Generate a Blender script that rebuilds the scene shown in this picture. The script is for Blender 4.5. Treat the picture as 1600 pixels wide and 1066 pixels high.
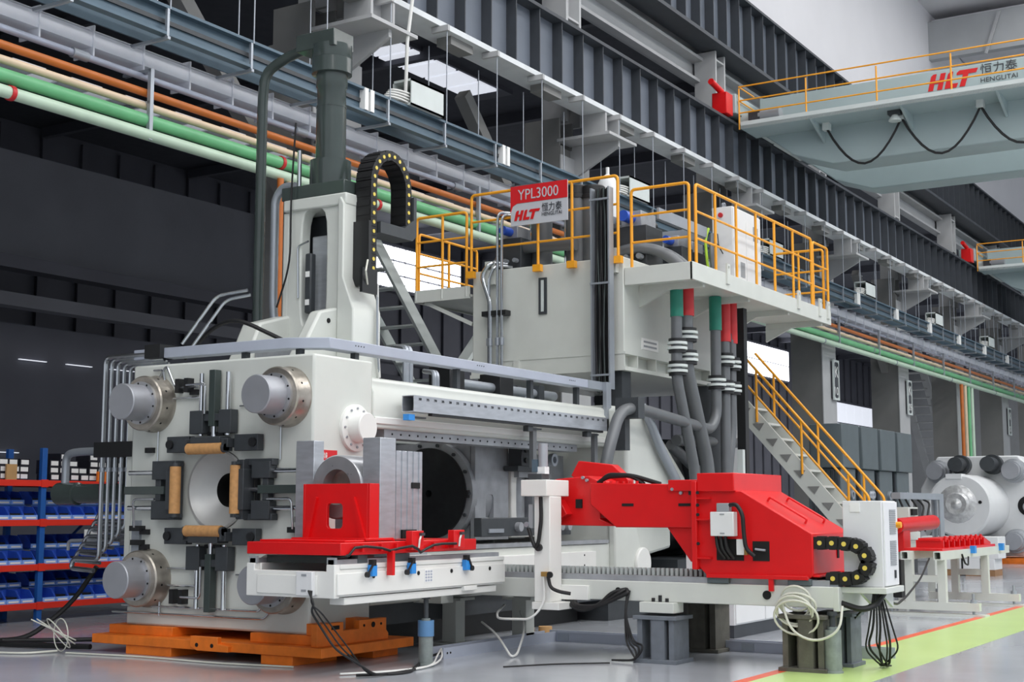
import bpy, bmesh, math, random
from math import pi, sin, cos, tan, radians as R, atan2, hypot
from mathutils import Vector as V, Matrix
random.seed(7)
for o in list(bpy.data.objects): bpy.data.objects.remove(o)
SC = bpy.context.scene
COL = SC.collection
# ---------------------------------------------------------------- camera
cam = bpy.data.cameras.new('camera'); camo = bpy.data.objects.new('camera', cam); COL.objects.link(camo)
cam.sensor_width = 36; cam.sensor_fit = 'HORIZONTAL'; cam.lens = 2177/1600*36
cam.clip_start = .1; cam.clip_end = 600
camo.location = (0, 0, 1.6)
camo.rotation_euler = (R(90)+math.atan(264/2177), 0, R(31.7-90))
SC.camera = camo
# ---------------------------------------------------------------- world and sun
w = bpy.data.worlds.new('world'); SC.world = w; w.use_nodes = True
bg = w.node_tree.nodes['Background']; bg.inputs[0].default_value = (.86, .92, 1, 1); bg.inputs[1].default_value = .95
# long roof skylights of the main hall
for sy, en in ((8.5, 2800), (0, 5600), (-9, 8200), (-18, 8200)):
    la = bpy.data.lights.new('roof_skylight', 'AREA'); la.shape = 'RECTANGLE'; la.size = 100; la.size_y = 2.2; la.energy = en; la.color = (1, .985, .96)
    lo = bpy.data.objects.new('roof_skylight', la); COL.objects.link(lo); lo.location = (28, sy, 22.4)
la = bpy.data.lights.new('side_bay_fill', 'AREA'); la.shape = 'RECTANGLE'; la.size = 70; la.size_y = 3; la.energy = 9000  # added fill light that brightens the far part of the side bay
lo = bpy.data.objects.new('side_bay_fill', la); COL.objects.link(lo); lo.location = (95, 27, 16.1)
vs = SC.view_settings
vs.view_transform = 'Standard'; vs.look = 'None'; vs.exposure = -0.06; vs.gamma = 1; vs.use_curve_mapping = False
# ---------------------------------------------------------------- materials
def lin(c): return tuple(((x/255)/12.92 if x/255 <= .04045 else ((x/255+.055)/1.055)**2.4) for x in c)
MT = {}
def mat(name, rgb, rough=.5, metal=0., var=.06, scale=3., bump=0., bscale=60., emit=0., stretch=None, rvar=0., alpha=None):
    m = bpy.data.materials.new(name); m.use_nodes = True; MT[name] = m
    nt = m.node_tree; b = nt.nodes['Principled BSDF']; N = nt.nodes.new; L = nt.links.new
    c = lin(rgb)
    b.inputs['Roughness'].default_value = rough; b.inputs['Metallic'].default_value = metal
    b.inputs['Base Color'].default_value = (*c, 1)
    if emit:
        b.inputs['Emission Color'].default_value = (*c, 1); b.inputs['Emission Strength'].default_value = emit
    if var:
        g = N('ShaderNodeNewGeometry'); n = N('ShaderNodeTexNoise'); n.inputs['Scale'].default_value = scale; n.inputs['Detail'].default_value = 4
        src = g.outputs['Position']
        if stretch:
            mp = N('ShaderNodeMapping'); mp.inputs['Scale'].default_value = stretch; L(src, mp.inputs['Vector']); src = mp.outputs[0]
        L(src, n.inputs['Vector'])
        r = N('ShaderNodeValToRGB'); L(n.outputs['Fac'], r.inputs[0])
        r.color_ramp.elements[0].position = .3; r.color_ramp.elements[1].position = .7
        r.color_ramp.elements[0].color = (*[x*(1-var) for x in c], 1)
        r.color_ramp.elements[1].color = (*[min(1, x*(1+var)) for x in c], 1)
        L(r.outputs[0], b.inputs['Base Color'])
        if rvar:
            mr = N('ShaderNodeMapRange'); L(n.outputs['Fac'], mr.inputs[0]); mr.inputs[3].default_value = max(.02, rough-rvar); mr.inputs[4].default_value = rough+rvar
            L(mr.outputs[0], b.inputs['Roughness'])
        if bump:
            n2 = N('ShaderNodeTexNoise'); n2.inputs['Scale'].default_value = bscale; n2.inputs['Detail'].default_value = 3; L(src, n2.inputs['Vector'])
            bp = N('ShaderNodeBump'); bp.inputs['Strength'].default_value = bump; bp.inputs['Distance'].default_value = .01
            L(n2.outputs['Fac'], bp.inputs['Height']); L(bp.outputs[0], b.inputs['Normal'])
    return m
mat('cream', (209, 212, 206), .34, var=.03)
mat('white', (232, 232, 228), .35, var=.02)
mat('cabinet_white', (226, 227, 228), .45, var=.02)
mat('red', (216, 17, 21), .34, var=.05)
mat('orange', (236, 122, 32), .5, var=.14, scale=6, bump=.15)
mat('yellow', (242, 166, 38), .4, var=.05)
mat('black', (26, 27, 29), .45, var=.15)
mat('rubber', (18, 18, 20), .55, var=.1)
mat('charcoal', (58, 62, 66), .5, var=.1, scale=8)
mat('darkgreen', (64, 73, 71), .15, var=.08)
mat('steel', (186, 187, 190), .3, .7, var=.08, scale=5, rvar=.08)
mat('brushed', (186, 190, 196), .34, .6, var=.1, scale=5, stretch=(1, 1, 5), rvar=.1)
mat('rodsteel', (170, 172, 178), .45, .55, var=.06)
mat('nutsteel', (172, 165, 155), .28, .75, var=.2, scale=7)
mat('chrome', (215, 218, 222), .12, 1., var=.03)
mat('pipesteel', (190, 194, 198), .22, .95, var=.05)
mat('greypipe', (104, 107, 110), .4, .2, var=.06)
mat('discblack', (34, 36, 38), .42, .1, var=.2, scale=12)
mat('castgrey', (164, 167, 172), .42, .35, var=.14, scale=5)
mat('tan', (196, 146, 92), .6, var=.12, scale=20, bump=.2)
mat('galv', (166, 172, 180), .42, .55, var=.06)
mat('duct', (228, 230, 238), .5, .0, var=.04)
mat('trayblue', (178, 184, 198), .45, .2, var=.04)
mat('bluegrey', (84, 104, 118), .5, .2, var=.08)
mat('girder', (104, 111, 122), .6, var=.1, scale=1.2)
mat('girder_dark', (58, 62, 68), .6, var=.1)
mat('girder_light', (212, 216, 218), .5, var=.06)
mat('column', (128, 128, 126), .6, var=.07, scale=1.5)
mat('column_light', (176, 177, 178), .6, var=.06, scale=1.5)
mat('panelwall', (168, 170, 172), .6, var=.07, scale=.8)
mat('whitewall', (214, 213, 216), .55, var=.03, scale=.4)
mat('darkwall', (88, 89, 98), .8, var=.12, scale=.5)
mat('darkwall_light', (112, 113, 120), .8, var=.1, scale=.5)
mat('darkroof', (70, 72, 80), .85, var=.1)
mat('crane', (166, 182, 184), .5, var=.05, scale=.8)
mat('cranewhite', (205, 212, 210), .5, var=.04)
mat('pgreen_light', (192, 214, 192), .38, var=.06)
mat('pgreen', (108, 180, 128), .38, var=.08)
mat('pbeige', (214, 192, 164), .4, var=.06)
mat('porange', (188, 104, 40), .4, var=.1)
mat('psteel', (178, 184, 200), .38, .4, var=.08)
mat('floor_marking_green', (192, 218, 138), .3, var=.04, scale=1.5)
mat('floor_marking_orange', (236, 96, 58), .35, var=.06)
mat('bin_blue', (46, 88, 196), .4, var=.1)
mat('bin_light', (130, 170, 240), .45, var=.06)
mat('post_blue', (34, 92, 168), .45, var=.06)
mat('shelf_red', (226, 52, 34), .45, var=.05)
mat('carton_black', (30, 30, 40), .6, var=.2)
mat('carton_tan', (186, 146, 96), .7, var=.1)
mat('paper', (238, 238, 236), .6, var=.02)
mat('sign_red', (214, 30, 38), .4, var=.02)
mat('sign_grey', (196, 198, 204), .45, var=.02)
mat('logo_red', (214, 20, 26), .45, var=.02)
mat('letter_dark', (60, 62, 68), .5, var=.02)
mat('motor', (86, 96, 100), .45, var=.06)
mat('wood', (150, 112, 78), .7, var=.15, scale=10)
mat('block', (92, 90, 82), .7, var=.18, scale=9, bump=.2)
mat('block_blue', (108, 114, 122), .6, var=.12, scale=9)
mat('jackgrey', (138, 146, 144), .5, .3, var=.15, scale=14)
mat('jackblue', (96, 140, 184), .5, .2, var=.1)
mat('switch_blue', (46, 140, 220), .4, var=.04)
mat('hose_clear', (214, 214, 202), .3, var=.04)
mat('hose_white', (226, 226, 222), .4, var=.03)
mat('dot_yellow', (228, 204, 92), .45, var=.04)
mat('brass', (176, 140, 80), .35, .7, var=.1)
mat('plastic_grey', (150, 154, 158), .5, var=.04)
mat('marker_green', (34, 128, 108), .45, var=.04)
mat('marker_red', (196, 40, 44), .45, var=.04)
mat('earth_green', (170, 206, 60), .45, var=.04)
mat('dark_hole', (12, 12, 14), .8, var=0)
mat('foil', (206, 206, 206), .2, .35, var=.22, scale=7, bump=1., bscale=16)
mat('window_light', (246, 249, 255), .5, var=0, emit=5)
mat('window_dim', (236, 240, 250), .5, var=0, emit=.75)
mat('dish', (190, 191, 190), .42, .35, var=.05)
def floor_mat():
    m = mat('epoxy_floor', (172, 176, 182), .15, var=.06, scale=.6, rvar=.07)
    nt = m.node_tree; b = nt.nodes['Principled BSDF']
    n = nt.nodes.new('ShaderNodeTexNoise'); n.inputs['Scale'].default_value = 1.3; n.inputs['Detail'].default_value = 5
    g = nt.nodes.new('ShaderNodeNewGeometry'); nt.links.new(g.outputs['Position'], n.inputs['Vector'])
    bp = nt.nodes.new('ShaderNodeBump'); bp.inputs['Strength'].default_value = .06; bp.inputs['Distance'].default_value = .02
    nt.links.new(n.outputs['Fac'], bp.inputs['Height']); nt.links.new(bp.outputs[0], b.inputs['Normal'])
floor_mat()
# ---------------------------------------------------------------- geometry helpers
class G:
    def __init__(s): s.v = []; s.f = []
    def add(s, vs, fs):
        o = len(s.v); s.v += [tuple(p) for p in vs]; s.f += [tuple(i+o for i in f) for f in fs]; return s
    def box(s, x0, x1, y0, y1, z0, z1):
        vs = [(x, y, z) for z in (z0, z1) for y in (y0, y1) for x in (x0, x1)]
        return s.add(vs, [(0, 2, 3, 1), (4, 5, 7, 6), (0, 1, 5, 4), (2, 6, 7, 3), (0, 4, 6, 2), (1, 3, 7, 5)])
    def bar(s, p0, p1, w, h, up=(0, 0, 1)):
        p0 = V(p0); p1 = V(p1); d = (p1-p0).normalized(); u = V(up)
        if abs(d.dot(u)) > .98: u = V((1, 0, 0))
        a = d.cross(u).normalized()*w/2; b = a.cross(d).normalized()*h/2
        vs = [p0-a-b, p0+a-b, p0+a+b, p0-a+b, p1-a-b, p1+a-b, p1+a+b, p1-a+b]
        return s.add(vs, [(0, 1, 2, 3), (7, 6, 5, 4), (0, 4, 5, 1), (1, 5, 6, 2), (2, 6, 7, 3), (3, 7, 4, 0)])
    def lathe(s, p0, d, prof, n=24, close=True):
        """prof: list of (distance along d, radius)"""
        p0 = V(p0); d = V(d).normalized(); u = V((0, 0, 1)) if abs(d.z) < .9 else V((1, 0, 0))
        a = d.cross(u).normalized(); b = d.cross(a)
        vs = []; fs = []
        for t, r in prof:
            for i in range(n):
                an = 2*pi*i/n; vs.append(p0+d*t+(a*cos(an)+b*sin(an))*r)
        m = len(prof)
        for j in range(m-1):
            for i in range(n):
                k = (i+1) % n; fs.append((j*n+i, j*n+k, (j+1)*n+k, (j+1)*n+i))
        if close:
            fs.append(tuple(range(n))[::-1]); fs.append(tuple((m-1)*n+i for i in range(n)))
        return s.add(vs, fs)
    def cyl(s, p0, p1, r, r1=None, n=16):
        p0 = V(p0); p1 = V(p1)
        return s.lathe(p0, p1-p0, [(0, r), ((p1-p0).length, r if r1 is None else r1)], n)
    def ring(s, p0, p1, ro, ri, n=32):
        p0 = V(p0); p1 = V(p1); L = (p1-p0).length
        return s.lathe(p0, p1-p0, [(0, ri), (0, ro), (L, ro), (L, ri), (0, ri)], n, close=False)
    def ball(s, c, r, n=12):
        pr = [(-r*cos(pi*i/(n//2)), max(1e-4, r*sin(pi*i/(n//2)))) for i in range(n//2+1)]
        return s.lathe(c, (0, 0, 1), pr, n)
    def tube(s, pts, r, n=8, bend=0., steps=5):
        P = [V(p) for p in pts]
        if bend:
            Q = [P[0]]
            for i in range(1, len(P)-1):
                a, b, c = P[i-1], P[i], P[i+1]
                k = min(bend, (a-b).length*.49, (c-b).length*.49)
                s0 = b+(a-b).normalized()*k; s1 = b+(c-b).normalized()*k
                for j in range(steps+1):
                    t = j/steps; Q.append(s0*(1-t)**2+b*2*t*(1-t)+s1*t*t)
            Q.append(P[-1]); P = Q
        vs = []; fs = []; m = len(P); u = None
        for i, p in enumerate(P):
            d = (P[min(i+1, m-1)]-P[max(i-1, 0)]).normalized()
            if u is None:
                u = V((0, 0, 1)) if abs(d.z) < .9 else V((1, 0, 0))
            u = (u-d*u.dot(d)).normalized(); q = d.cross(u)
            for k in range(n):
                an = 2*pi*k/n; vs.append(p+(u*cos(an)+q*sin(an))*r)
        for j in range(m-1):
            for i in range(n):
                k = (i+1) % n; fs.append((j*n+i, j*n+k, (j+1)*n+k, (j+1)*n+i))
        fs.append(tuple(range(n))[::-1]); fs.append(tuple((m-1)*n+i for i in range(n)))
        return s.add(vs, fs)
    def prism(s, ax, poly, a0, a1):
        """extrude a polygon along an axis; X: (y,z)  Y: (x,z)  Z: (x,y)"""
        def P(q, a): return {'X': (a, q[0], q[1]), 'Y': (q[0], a, q[1]), 'Z': (q[0], q[1], a)}[ax]
        n = len(poly); vs = [P(q, a0) for q in poly]+[P(q, a1) for q in poly]
        return s.add(vs, [tuple(range(n))[::-1], tuple(range(n, 2*n))]+[(i, (i+1) % n, n+(i+1) % n, n+i) for i in range(n)])
    def holed(s, ax, rect, c, rx, ry, a0, a1, n=32, sq=2.):
        """slab with one (super)elliptic hole; rect = (u0,u1,v0,v1), c = centre (u,v)"""
        def P(u, v, a): return {'X': (a, u, v), 'Y': (u, a, v), 'Z': (u, v, a)}[ax]
        u0, u1, v0, v1 = rect; base = len(s.v); inn = []; out = []
        corner = sorted([atan2(v-c[1], u-c[0]) % (2*pi) for u in (u0, u1) for v in (v0, v1)])
        ang = sorted(set([round(2*pi*i/n, 6) for i in range(n)]+[round(a, 6) for a in corner]))
        for a in ang:
            ca, sa = cos(a), sin(a)
            k = (abs(ca)**sq+abs(sa)**sq)**(-1/sq)
            inn.append((c[0]+rx*ca*k, c[1]+ry*sa*k))
            t = min([((u1 if ca > 0 else u0)-c[0])/ca if abs(ca) > 1e-9 else 1e9, ((v1 if sa > 0 else v0)-c[1])/sa if abs(sa) > 1e-9 else 1e9])
            out.append((c[0]+ca*t, c[1]+sa*t))
        m = len(ang); vs = [P(*q, a) for a in (a0, a1) for q in inn]+[P(*q, a) for a in (a0, a1) for q in out]
        fs = []
        for i in range(m):
            k = (i+1) % m
            fs += [(i, k, 2*m+k, 2*m+i), (m+i, 3*m+i, 3*m+k, m+k), (i, m+i, m+k, k), (2*m+i, 2*m+k, 3*m+k, 3*m+i)]
        return s.add(vs, fs)
    def mesh(s, name, mats, off=(0, 0, 0), smooth=True):
        me = bpy.data.meshes.new(name); ox, oy, oz = off
        me.from_pydata([(x-ox, y-oy, z-oz) for x, y, z in s.v], [], s.f)
        bm = bmesh.new(); bm.from_mesh(me); bmesh.ops.recalc_face_normals(bm, faces=bm.faces); bm.to_mesh(me); bm.free()
        for m in (mats if isinstance(mats, (list, tuple)) else [mats]): me.materials.append(MT[m])
        if smooth:
            me.polygons.foreach_set('use_smooth', [True]*len(me.polygons)); me.set_sharp_from_angle(angle=R(38))
        return me
    def out(s, name, m, parent=None, bevel=0., loc=None):
        off = V((0, 0, 0))
        if parent is not None:
            p = parent
            while p is not None: off = off+p.location; p = p.parent
        org = V(loc) if loc is not None else off
        me = s.mesh(name, m, org)
        o = bpy.data.objects.new(name, me); COL.objects.link(o)
        o.location = org-off
        if parent is not None: o.parent = parent
        if bevel:
            md = o.modifiers.new('bevel', 'BEVEL'); md.width = bevel; md.segments = 2; md.limit_method = 'ANGLE'; md.angle_limit = R(40)
        return o
def tag(o, label, cat, group=None):
    o['label'] = label; o['category'] = cat
    if group: o['group'] = group
    return o
def thing(name, label, cat, loc, group=None):
    o = bpy.data.objects.new(name, None); COL.objects.link(o); o.location = loc; o.empty_display_size = .2
    return tag(o, label, cat, group)
def struct(o): o['kind'] = 'structure'; return o
def single(g, name, m, label, cat, loc, group=None, bevel=0.):
    return tag(g.out(name, m, None, bevel, loc), label, cat, group)
def place(me, name, parent, loc, rot=None):
    o = bpy.data.objects.new(name, me); COL.objects.link(o); o.location = loc
    if rot is not None: o.rotation_euler = rot
    if parent is not None: o.parent = parent
    return o
def copy_tree(o, parent=None, label=None, delta=None):
    c = o.copy(); COL.objects.link(c); c.parent = parent
    if label: c['label'] = label
    if delta is not None: c.location = V(o.location)+V(delta)
    for ch in list(o.children): copy_tree(ch, c)
    return c
def text_part(txt, size, origin, xdir, ydir, m, name, parent=None, width=None, thick=.004, shear=0.):
    cu = bpy.data.curves.new(name, 'FONT'); cu.body = txt; cu.size = size; cu.extrude = thick/2; cu.shear = shear; cu.resolution_u = 3
    to = bpy.data.objects.new('tmp', cu); COL.objects.link(to); bpy.context.view_layer.update()
    me = bpy.data.meshes.new_from_object(to.evaluated_get(bpy.context.evaluated_depsgraph_get()))
    bpy.data.objects.remove(to)
    x = V(xdir).normalized(); y = V(ydir).normalized(); z = x.cross(y)
    if len(me.vertices) and width:
        xs = [v.co.x for v in me.vertices]; k = width/max(1e-6, max(xs)-min(xs)); x0 = min(xs)
        for v in me.vertices: v.co.x = (v.co.x-x0)*k
    off = V((0, 0, 0)); p = parent
    while p is not None: off = off+p.location; p = p.parent
    o0 = V(origin)-off
    for v in me.vertices: v.co = o0+x*v.co.x+y*v.co.y+z*v.co.z
    me.materials.clear(); me.materials.append(MT[m]); me.name = name
    o = bpy.data.objects.new(name, me); COL.objects.link(o); o.parent = parent
    return o
def hlt_logo(origin, h, xdir, ydir, parent, name='logo', thick=.006):
    """slanted three-letter mark with rounded shoulders"""
    x = V(xdir).normalized(); y = V(ydir).normalized(); z = x.cross(y); o = V(origin); g = G()
    polys = [[(0, 0), (.3, 0), (.56, 1), (.36, 1), (.22, .88)], [(.38, .40), (.66, .40), (.71, .60), (.43, .60)], [(.54, 0), (.84, 0), (1.10, 1), (.80, 1)],
             [(.98, 0), (1.68, 0), (1.80, .26), (1.36, .26), (1.54, 1), (1.36, 1), (1.22, .88)],
             [(1.86, 0), (2.18, 0), (2.42, .74), (2.86, .74), (2.98, 1), (1.90, 1), (1.74, .88), (1.72, .74), (2.10, .74)]]
    for pl in polys:
        a = [o+x*u*h+y*v*h for u, v in pl]; b = [p+z*thick for p in a]; n = len(pl)
        g.add(a+b, [tuple(range(n))[::-1], tuple(range(n, 2*n))]+[(i, (i+1) % n, n+(i+1) % n, n+i) for i in range(n)])
    return g.out(name, 'logo_red', parent)
def chain(path, wdir, width, thick, pitch, name, parent, dots=True):
    """energy chain of identical links along a path, each link a part"""
    P = [V(p) for p in path]; L = [0]
    for a, b in zip(P, P[1:]): L.append(L[-1]+(b-a).length)
    def at(s):
        for i in range(len(P)-1):
            if s <= L[i+1]: return P[i].lerp(P[i+1], (s-L[i])/max(1e-6, L[i+1]-L[i]))
        return P[-1]
    wd = V(wdir).normalized(); off = V((0, 0, 0)); p = parent
    while p is not None: off = off+p.location; p = p.parent
    h = pitch/2
    lk = G().prism('Y', [(-h*1.08, -thick*.5), (h*.9, -thick*.5), (h*1.15, -thick*.3), (h*1.15, thick*.3), (h*.9, thick*.5), (-h*1.08, thick*.5)], -width/2, width/2)
    lk.prism('Y', [(-h*.5, -thick*.56), (h*.5, -thick*.56), (h*.5, thick*.56), (-h*.5, thick*.56)], -width/2*.86, width/2*.86)
    me = lk.mesh('link', 'rubber')
    dm = G().cyl((0, -width/2-.006, 0), (0, width/2+.006, 0), thick*.2, n=12).mesh('link_pin', 'dot_yellow')
    n = int(L[-1]/pitch)
    for i in range(n):
        s = (i+.5)*pitch; p = at(s); d = (at(s+h)-at(s-h)).normalized()
        z = d.cross(wd).normalized()
        M = Matrix((d, wd, z)).transposed().to_4x4()
        lo = place(me, 'link', parent, p-off, M.to_euler())
        if dots: place(dm, 'link_pin', lo, (0, 0, 0))
def handrail(name, label, p0, p1, h, posts, r=.024, m='yellow', mids=(1/3, 2/3), cap=None, foot=None, group=None, rnd=.07):
    """straight guard rail from p0 to p1 (deck level); posts = fractions of intermediate posts"""
    p0 = V(p0); p1 = V(p1); t = thing(name, label, 'handrail', p0, group)
    up = V((0, 0, h))
    G().tube([p0, p0+up, p1+up, p1], r, 10, rnd).out('top_rail', m, t)
    for k in mids: G().tube([p0+up*k, p1+up*k], r*.8, 8).out('mid_rail', m, t)
    for q in posts:
        a = p0.lerp(p1, q); G().cyl(a, a+up, r*.95, n=10).out('post', m, t)
    for q in [0, 1]+list(posts):
        a = p0.lerp(p1, q)
        if cap: G().cyl(a-V((0, 0, cap)), a+V((0, 0, .02)), r*1.25, n=10).out('socket', 'cream', t)
        if foot: G().box(a.x-.06, a.x+.03, a.y-.07, a.y+.07, a.z-.03, a.z+.08).out('foot_plate', m, t)
    return t
# ================================================================ THE SETTING
fl = struct(G().box(-40, 160, -40, 60, -.3, 0).out('floor', 'epoxy_floor'))
G().box(-40, 140, 4.14, 5.12, .0005, .003).out('walkway_stripe', 'floor_marking_green', fl)
G().box(-40, 140, 5.12, 5.25, .0005, .003).out('boundary_line', 'floor_marking_orange', fl)
# side bay: roof, back wall, end walls
ceil = struct(G().box(-30, 150, 15.35, 46, 16.6, 16.9).out('ceiling', 'darkroof'))
for i in range(7): G().lathe((65+i*10, 27, 16.6), (0, 0, -1), [(0, .08), (.15, .1), (.4, .35), (.42, .35)], 16).out('added_lamp_dish', 'cranewhite', ceil)  # invented dishes without glow, added to dress the side-bay fill light
for i in range(22):
    G().box(-20+i*8-.12, -20+i*8+.12, 15.4, 44, 16.2, 16.6).out('roof_beam', 'darkwall', ceil)
cmn = struct(G().box(-40, 150, -28, 15.3, 22.6, 22.9).out('ceiling_main', 'whitewall'))
for sy in (8.5, 0, -9, -18):
    for i in range(10): G().box(-22+i*10+.2, -22+i*10+9.8, sy-1.1, sy+1.1, 22.48, 22.6).out('skylight_panel', 'window_dim', cmn)
wb = struct(G().box(-30, 150, 44.2, 44.6, 0, 16.6).out('wall_back', 'darkwall'))
rb = G().box(0, .5, -.06, .06, 0, 16.4).mesh('wall_rib', 'darkwall')
for i in range(90): place(rb, 'wall_rib', wb, (-28+i*2, 44.1, 0))
struct(G().box(-30.4, -30, 15.4, 44.2, 0, 16.6).out('wall_left', 'darkwall'))
we = struct(G().box(150, 150.4, -30, 44, 0, 22).out('wall_end', 'panelwall'))
# a lighter wall band and its beams across the side bay (an inner partition)
pt = struct(G().box(-20, 33.5, 30.2, 30.5, 8.25, 11.05).out('wall_partition', 'darkwall_light'))
G().box(-20, 36, 30.0, 30.6, 7.9, 8.25).out('rail_beam', 'darkwall', pt)
G().box(-20, 44, 30.0, 30.5, 6.9, 7.25).out('lower_beam', 'darkwall_light', pt)
G().box(33.2, 33.6, 29.9, 30.3, 6.0, 11.2).out('partition_post', 'darkwall_light', pt)
G().box(-20, 60, 31, 31.3, 0, 6.6).out('lower_panel', 'darkwall', pt)
for i in range(24):
    G().box(4+i*1.6, 4.9+i*1.6, 30.9, 30.98, 5.63, 5.65).out('strip_light', 'window_dim', pt)
for i in range(6):
    G().box(15+i*1.7, 16.4+i*1.7, 30.9, 30.98, 3.11, 3.13).out('strip_light', 'window_dim', pt)
# windows of the side bay: high row in the back wall
n = 0
def window(x0, x1, z0, z1, y, nx, nz, m):
    global n; n += 1
    w = struct(G().box(x0-.15, x1+.15, y+.02, y+.12, z0-.15, z1+.15).out('window_%d' % n, 'darkwall'))
    dx = (x1-x0)/nx; dz = (z1-z0)/nz
    for i in range(nx):
        for j in range(nz): G().box(x0+i*dx+.06, x0+(i+1)*dx-.06, y-.02, y+.02, z0+j*dz+.05, z0+(j+1)*dz-.05).out('pane', m, w)
window(55.8, 65.5, 13.3, 15.6, 43.9, 9, 3, 'window_light')
window(107.5, 118, 12.9, 15.6, 43.9, 6, 2, 'window_light')
window(126, 146, 6, 12, 43.9, 8, 3, 'window_dim')
# skylight strip in the side-bay roof
sk = struct(G().box(34, 41.5, 25.6, 27.2, 16.45, 16.62).out('window_9', 'darkwall'))
for i in range(5):
    G().box(34.2+i*1.32, 35.35+i*1.32, 25.7, 27.1, 16.38, 16.46).out('pane', 'window_dim', sk)
# white upper wall above the runway, its soffit and fascia
uw = struct(G().box(-10, 120, 14.95, 15.3, 15.2, 22.6).out('wall_right', 'whitewall'))
sf = struct(G().box(57.7, 58.1, -25, 14.95, 20.45, 22.1).out('wall_fascia', 'panelwall'))
G().box(58.1, 110, -25, 14.9, 22.0, 22.3).out('soffit', 'whitewall', sf)
for i in range(6):
    G().bar((57.6, 12.0-i*3.4, 22), (57.6, 12.6-i*3.4, 20.3), .1, .1).out('roof_brace', 'column_light', sf)
# main-bay panel wall between the upper columns
pw = struct(G().box(-8, 110, 14.82, 14.95, 12.9, 15.3).out('wall_panel', 'panelwall'))
G().box(-8, 110, 14.5, 14.82, 13.42, 13.5).out('wall_ledge', 'column_light', pw)
G().box(-8, 110, 14.6, 14.82, 12.86, 12.94).out('wall_ledge', 'column_light', pw)
# ---- columns
KX = {k: 41.4-8*(k-10) for k in range(1, 16)}
for k, x in KX.items():
    t = struct(G().box(x-.6, x-.5, 14.12, 15.1, 0, 9.2).box(x+.5, x+.6, 14.12, 15.1, 0, 9.2).box(x-.5, x+.5, 14.2, 14.3, 0, 9.2).box(x-.5, x+.5, 14.95, 15.05, 0, 9.2).out('trim_column_%d' % k, 'column'))
    G().box(x-.62, x+.62, 14.1, 14.13, 0, 9.0).out('front_plate', 'column_light', t)
    G().prism('X', [(15.0, 8.6), (14.1, 8.6), (13.05, 9.15), (13.05, 9.28), (15.0, 9.28)], x-.04, x+.04).out('corbel', 'column_light', t)
    G().box(x-.32, x-.26, 13.2, 13.75, 9.34, 9.85).box(x+.26, x+.32, 13.2, 13.75, 9.34, 9.85).box(x-.26, x+.26, 13.44, 13.5, 9.34, 9.85).out('corbel_stub', 'column_light', t)
    G().box(x-.6, x-.55, 14.15, 15.0, 9.2, 9.8).box(x-.05, x+.0, 14.15, 15.0, 9.2, 9.8).out('column_head', 'column', t)
    G().box(x-.62, x+.62, 12.95, 14.2, 9.28, 9.34).out('corbel_plate', 'column_light', t)
    G().box(x-.28, x-.2, 14.15, 14.75, 9.8, 13.65).box(x+.3, x+.38, 14.15, 14.75, 9.8, 13.65).box(x-.2, x+.3, 14.4, 14.46, 9.8, 13.65).out('upper_shaft', 'column_light', t)
    for z in (10.6, 12.1, 13.4): G().box(x-.2, x+.3, 14.16, 14.42, z, z+.05).out('shaft_rib', 'column_light', t)
    if k in (13, 12, 9): G().bar((x+.4, 14.6, 5.6), (x-3.6, 14.6, 9.6), .25, .25).out('brace', 'column', t)
    if k < 12:
        s = G().box(x+.12, x+.56, 14.02, 14.1, 5.0, 6.15).out('number_board', 'letter_dark', t)
        G().holed('Y', (x+.08, x+.60, 4.96, 6.2), (x+.34, 5.58), .2, .56, 13.99, 14.04, 24, 8).out('board_frame', 'cranewhite', s)
        text_part('K', .5, (x+.2, 14.0, 5.66), (1, 0, 0), (0, 0, 1), 'paper', 'letter', s)
        text_part('%02d' % k, .36, (x+.17, 14.0, 5.12), (1, 0, 0), (0, 0, 1), 'paper', 'digits', s, .34)
# ---- runway girders with stiffeners
def girder(name, label, yc, z0, z1, x0, x1, fl, lightm, step=.87):
    t = thing(name, label, 'girder', (x0, yc, z0))
    G().box(x0, x1, yc-.012, yc+.012, z0, z1).out('web', 'girder', t)
    G().box(x0, x1, yc-fl, yc+fl, z0-.05, z0+.05).out('bottom_flange', lightm, t)
    G().box(x0, x1, yc-fl*.9, yc+fl*.9, z1-.03, z1+.04).out('top_flange', 'girder_dark', t)
    me = G().box(-.012, .012, -fl*.78, -.012, 0, z1-z0).mesh('stiffener', 'girder_dark')  # darker colour stands in for shade on the stiffener faces
    for i in range(int((x1-x0)/step)): place(me, 'stiffener', t, (.3+i*step, 0, 0))
    return t
g1 = girder('runway_girder', 'dark stiffened crane girder with bright bottom edge, carrying the overhead cranes', 13.48, 9.9, 11.3, 10, 100, .3, 'girder_light')
G().box(10, 100, 13.42, 13.54, 11.34, 11.48).out('crane_rail', 'girder_dark', g1)
for i in range(56):
    x = 11+i*1.6
    G().box(x-.03, x+.03, 13.0, 13.35, 9.74, 9.84).out('hanger_bracket', 'column_light', g1)
    if i % 2: G().box(x+.5, x+1.2, 13.3, 13.6, 9.7, 9.86).out('clamp_plate', 'column', g1)
g2 = girder('upper_girder', 'higher dark stiffened girder on top of the columns below the white wall', 14.2, 13.72, 15.5, 14, 110, .34, 'girder_dark')
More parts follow.
